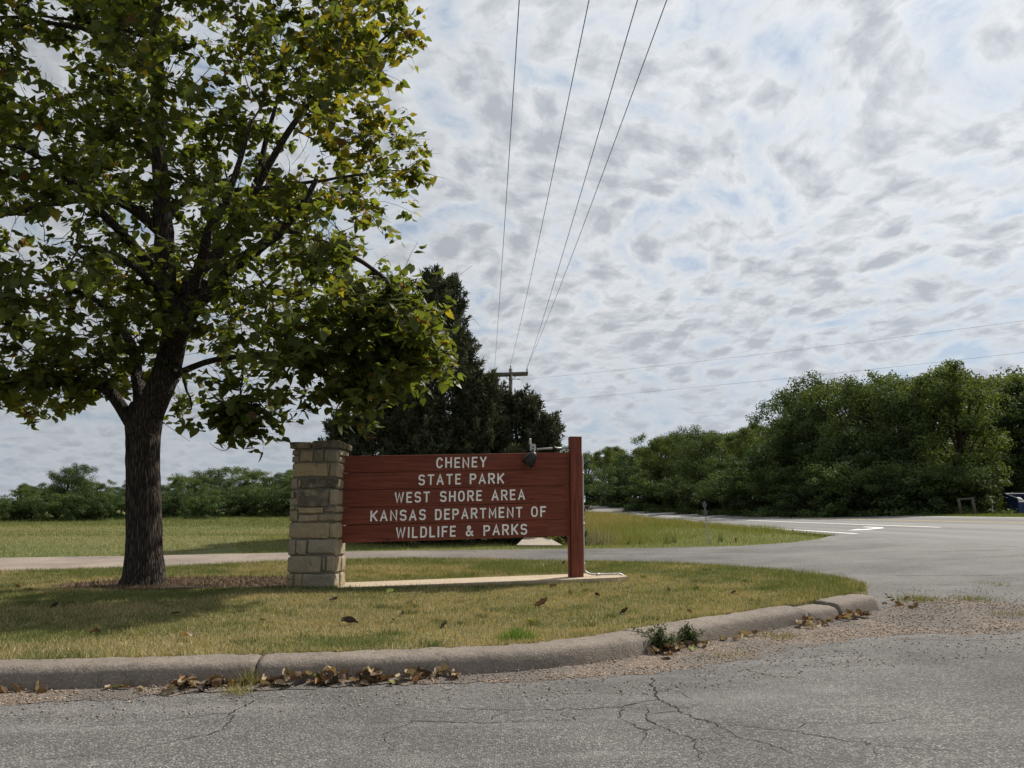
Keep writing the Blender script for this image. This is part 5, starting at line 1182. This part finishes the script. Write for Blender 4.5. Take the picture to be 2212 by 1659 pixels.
pebbles('gravel', q, T(q[:, 0], q[:, 1]) + .006 + .025 * np.exp(-kerb_dist(q[:, 0], q[:, 1]) / .13), gg.uniform(.005, .014, len(q)), pal[gg.integers(0, 6, len(q))] * gg.uniform(.45, .98, (len(q), 1)), gg, 'loose pinkish gravel in the gutter below the kerb', 'gravel')
q = sample(soil_poly, 9000, gg); Z = lawn_z(q[:, 0], q[:, 1]) + .014
o = blades('soil_litter', q, Z, gg.uniform(.02, .09, len(q)), .012, 1.6, np.array([.20, .135, .085]) * gg.uniform(.25, 1.3, (len(q), 1)), gg, 'fall_litter'); tag(o, 'brown dead litter on the bare soil round the tree foot', 'leaf litter', kind='stuff')
sk = MB(); p0 = np.array([-5.75, 12.95]); sk.tube([(p0[0], p0[1], lz(*p0) + .03), (p0[0] + .3, p0[1] + .03, lz(*p0) + .045), (p0[0] + .58, p0[1] + .1, lz(*p0) + .035)], [.016, .014, .009], 6)
tag(sk.build('fallen_stick', 'pad_concrete', None, True), 'pale bare stick lying on the soil beside the tree trunk', 'stick')

# crumpled dead leaves: six shapes, several browns, copied
def dead_leaf(seed, col):
    g = np.random.default_rng(seed); n, m_ = 6, 5; V = []; 
    cu = g.uniform(.5, 1.5) * g.choice([-1, 1]); cv_ = g.uniform(-.8, 1.2)
    for i in range(n):
        t = i / (n - 1); w = .42 * math.sin(math.pi * min(1, t * .92 + .08)) ** .65 * (1 - .35 * t)
        for j in range(m_):
            s = (j / (m_ - 1) - .5) * 2; x = s * w; a = s * cu; V.append((math.sin(a) * w / max(.3, abs(cu)) , t - .5, (1 - math.cos(a)) * w / max(.4, abs(cu)) * 1.1 + cv_ * (t - .5) ** 2 * .8 + g.normal(0, .055)))
    V = np.array(V); V[:, 2] -= V[:, 2].min(); F = np.array([(i * m_ + j, i * m_ + j + 1, (i + 1) * m_ + j + 1, (i + 1) * m_ + j) for i in range(n - 1) for j in range(m_ - 1)])
    c = np.array(col) * g.uniform(.75, 1.2, (len(V), 1)); me = np_mesh('fallen_leaf', V, F, c, False); me.materials.append(MATS['dry_leaf']); return me
tones = {'brown': (.15, .098, .062), 'tan': (.34, .265, .175), 'dark': (.045, .034, .030), 'orange': (.22, .115, .05), 'green': (.19, .22, .05)}
LM = {k: [dead_leaf(100 + 7 * i + j, c) for j in range(4)] for i, (k, c) in enumerate(tones.items())}
fr_ = random.Random(9)
def drop(x, y, z, tone, size, label, group, tilt=.5):
    o = bpy.data.objects.new('fallen_leaf', fr_.choice(LM[tone])); C.objects.link(o); o.location = (x, y, z); o.rotation_euler = (fr_.gauss(0, tilt), fr_.gauss(0, tilt), fr_.uniform(0, 6.28)); o.scale = (size, size, size * fr_.uniform(.7, 1.2))
    tag(o, label, 'leaf', group)
def pile(x0, x1, n, spread, zmax, where, size=(.08, .165)):
    for _ in range(n):
        x = fr_.uniform(x0, x1); i = len_at_x(x); p, nr = kerb_at(i); off = -.03 - abs(fr_.gauss(0, spread)); q = p + nr * off; k = fr_.random()
        tone = 'brown' if k < .36 else 'tan' if k < .82 else 'dark' if k < .93 else 'orange' if k < .98 else 'green'
        drop(q[0], q[1], tz(*q) + .02 + fr_.random() ** 2 * zmax, tone, fr_.uniform(*size), f'curled {tone} dead leaf {where}', f'{tone} leaves {where}', .55)
pile(-2.85, -2.0, 34, .10, .09, 'in the heap at the left kerb joint'); pile(-2.1, -1.0, 40, .08, .07, 'in the long drift along the kerb'); pile(-.95, -.5, 13, .06, .05, 'in the small group right of the drift')
pile(-4.2, -3.8, 5, .05, .01, 'in the gutter at the left edge'); pile(-3.4, -3.05, 4, .05, .01, 'in the gutter left of the heap', (.08, .14))
pile(1.35, 1.95, 26, .10, .05, 'below the two kerb weeds', (.07, .14)); pile(2.2, 2.75, 9, .05, .02, 'in the gutter past the weeds', (.06, .12)); pile(3.35, 4.3, 34, .09, .06, 'heaped at the broken kerb piece', (.07, .14))
for _ in range(16):
    x = fr_.uniform(5.0, 5.7); y = 10.7 + fr_.uniform(-.3, 1.0); drop(x, y, tz(x, y) + .03, fr_.choice(['brown', 'tan', 'brown']), fr_.uniform(.05, .10), 'dead leaf beyond the rounded kerb end', 'leaves beyond the kerb end')
drop(-1.91, 9.38, lz(-1.91, 9.38) + .03, 'dark', .20, 'single dark curled leaf standing on the dry lawn left of centre', None, .7); drop(-3.33, 8.18, lz(-3.33, 8.18) + .03, 'tan', .20, 'single tan leaf on the lawn near the kerb at left', None)
drop(.41, 10.77, lz(.41, 10.77) + .03, 'brown', .21, 'single brown leaf on the lawn in front of the sign', None); drop(1.14, 17.6, lz(1.14, 17.6) + .04, 'dark', .2, 'dark leaf on the grass behind the sign, near the loop road', None)
for (x, y) in [(-2.57, 11.42), (-1.43, 9.61), (1.26, 11.71), (2.15, 9.65), (-2.15, 8.95), (-4.28, 10.16), (-8.38, 13.45), (-4.49, 8.62), (1.39, 9.82), (2.79, 15.0), (3.22, 16.0), (-.77, 9.07), (-1.39, 10.15), (1.13, 12.9), (.69, 13.0), (-.7, 11.4), (-5.52, 9.46), (-7.6, 15.2), (-8.1, 14.6), (-5.0, 11.2), (-3.0, 9.6), (.2, 9.2), (3.2, 11.5), (2.4, 12.2), (-.4, 17.5), (.7, 17.2), (-1.9, 12.3), (-6.2, 10.8), (-7.1, 12.1), (3.9, 12.9)]:
    drop(x, y, lz(x, y) + .025, fr_.choice(['brown', 'brown', 'tan', 'dark', 'green']), fr_.uniform(.07, .15), 'small dead leaf scattered on the lawn', 'leaves scattered on the lawn')

# weeds at the kerb
def tuft(name, x, y, z, n, h, col, label, cat, spread=.08, w=.007, seed=1, lean=.7):
    g = np.random.default_rng(seed); P = np.array([x, y]) + g.normal(0, spread, (n, 2)); c = np.array(col) * g.uniform(.6, 1.35, (n, 1))
    o = blades(name, P, np.full(n, z), g.uniform(.4, 1, n) * h, w, lean, c, g); tag(o, label, cat); return o
def bushy_weed(x, y, z, r, label, seed):
    g = np.random.default_rng(seed); t = thing('kerb_weed', (x, y, z), label, 'weed'); m = MB(); P = []; D = []
    for _ in range(26):
        e = np.array([g.normal(0, r * .55), g.normal(0, r * .45), abs(g.normal(r * .75, r * .3))]); m.tube([(0, 0, 0), tuple(e * .5 + np.array([0, 0, .02])), tuple(e)], .0025, 4)
        k = 60; tt = g.random(k) ** .6; P.append(e * tt[:, None] + g.normal(0, r * .12, (k, 3))); D.append(e * .4 + g.normal(0, .12, (k, 3)))
    m.build('stems', 'twig', t, world=False); P = np.concatenate(P); P[:, 2] = np.abs(P[:, 2]); D = np.concatenate(D)
    V, F, c = scatter(RHOMB, RTRI, P, D, g.uniform(.016, .034, len(P)), None, None, g, np.array([.050, .072, .030]) * g.uniform(.6, 1.4, (len(P), 1))); link('foliage', np_mesh('foliage', V, F, c), 'tree_leaf', t)
p, nr = kerb_at(len_at_x(1.50)); bushy_weed(p[0], p[1], tz(*p) + .02, .19, 'bushy dark green weed against the kerb, the left of two', 5)
p, nr = kerb_at(len_at_x(1.88)); bushy_weed(p[0] - .02, p[1], tz(*p) + .02, .15, 'smaller bushy green weed against the kerb, the right of two', 6)
p, nr = kerb_at(len_at_x(-2.2)); tuft('grass_tuft', p[0] - .05, p[1] - .04, tz(*p) + .02, 130, .20, (.22, .21, .09), 'straw-green grass tuft growing from the left kerb joint', 'grass tuft', .05, .006, 3)
tuft('grass_tuft', p[0] - .03, p[1] - .34, tz(*p) + .01, 140, .10, (.26, .24, .10), 'low pale grass tuft in the asphalt crack in front of the heap', 'grass tuft', .06, .006, 4)
for i in range(3): tuft('grass_tuft', *(p + nr * (.12 + .1 * i)), tz(*p) + .10 + .02 * i, 60, .07, (.14, .15, .06), ['lower', 'middle', 'upper'][i] + ' clump of grass in the kerb joint above the heap', 'grass tuft', .03, .006, 40 + i)
x, y = .06, 8.05; tuft('grass_tuft', x, y, lz(x, y) - .01, 380, .17, (.12, .21, .035), 'bright green grass clump on the kerb top at centre', 'grass tuft', .10, .009, 7, .5)
for i, (x, y, n, hh_, lab) in enumerate([(5.7, 11.2, 260, .12, 'green weeds spreading from the rounded kerb end'), (6.4, 11.0, 240, .09, 'low green weed patch on the gravel right of the kerb end'), (6.1, 9.7, 160, .06, 'flat yellow-green weed patch on the gravel at right'), (2.15, 7.95, 140, .06, 'thin yellow-green weed patch on the gravel below the kerb weeds'), (2.95, 8.95, 200, .09, 'straw-coloured grass along the gutter past the weeds'), (7.6, 12.3, 120, .06, 'small weed in the asphalt crack at right')]):
    tuft('weed_patch', x, y, tz(x, y), n, hh_, (.15, .17, .05) if i < 2 else (.22, .20, .08), lab, 'weeds', .16, .008, 60 + i)['kind'] = 'stuff'
# seedy stems in the ditch and a grey-green bush by the post foot
for i, (x, y) in enumerate([(4.0, 26.8), (4.35, 26.6), (5.2, 26.4), (5.55, 26.9), (7.0, 26.3)]): tuft('ditch_weed', x, y, tz(x, y), 26, .45, (.11, .15, .05), ['leftmost tall weed in the verge beyond the loop road', 'second tall weed in the verge beyond the loop road', 'third tall weed in the verge, left of the road marker', 'fourth tall weed in the verge, left of the road marker', 'tall weed in the verge right of the road marker'][i], 'weed', .06, .02, 80 + i, .4)
for i in range(9): x, y = 2.75 + gg.normal(0, .4), 28.6 + gg.normal(0, .5); tuft('sage_clump', x, y, tz(x, y), 90, .75, (.20, .20, .14), 'pale grey-green brush clump in the ditch beside the red post', 'brush', .2, .02, 90 + i, .6)['group'] = 'grey-green brush in the ditch'
print('objects', len(bpy.data.objects))
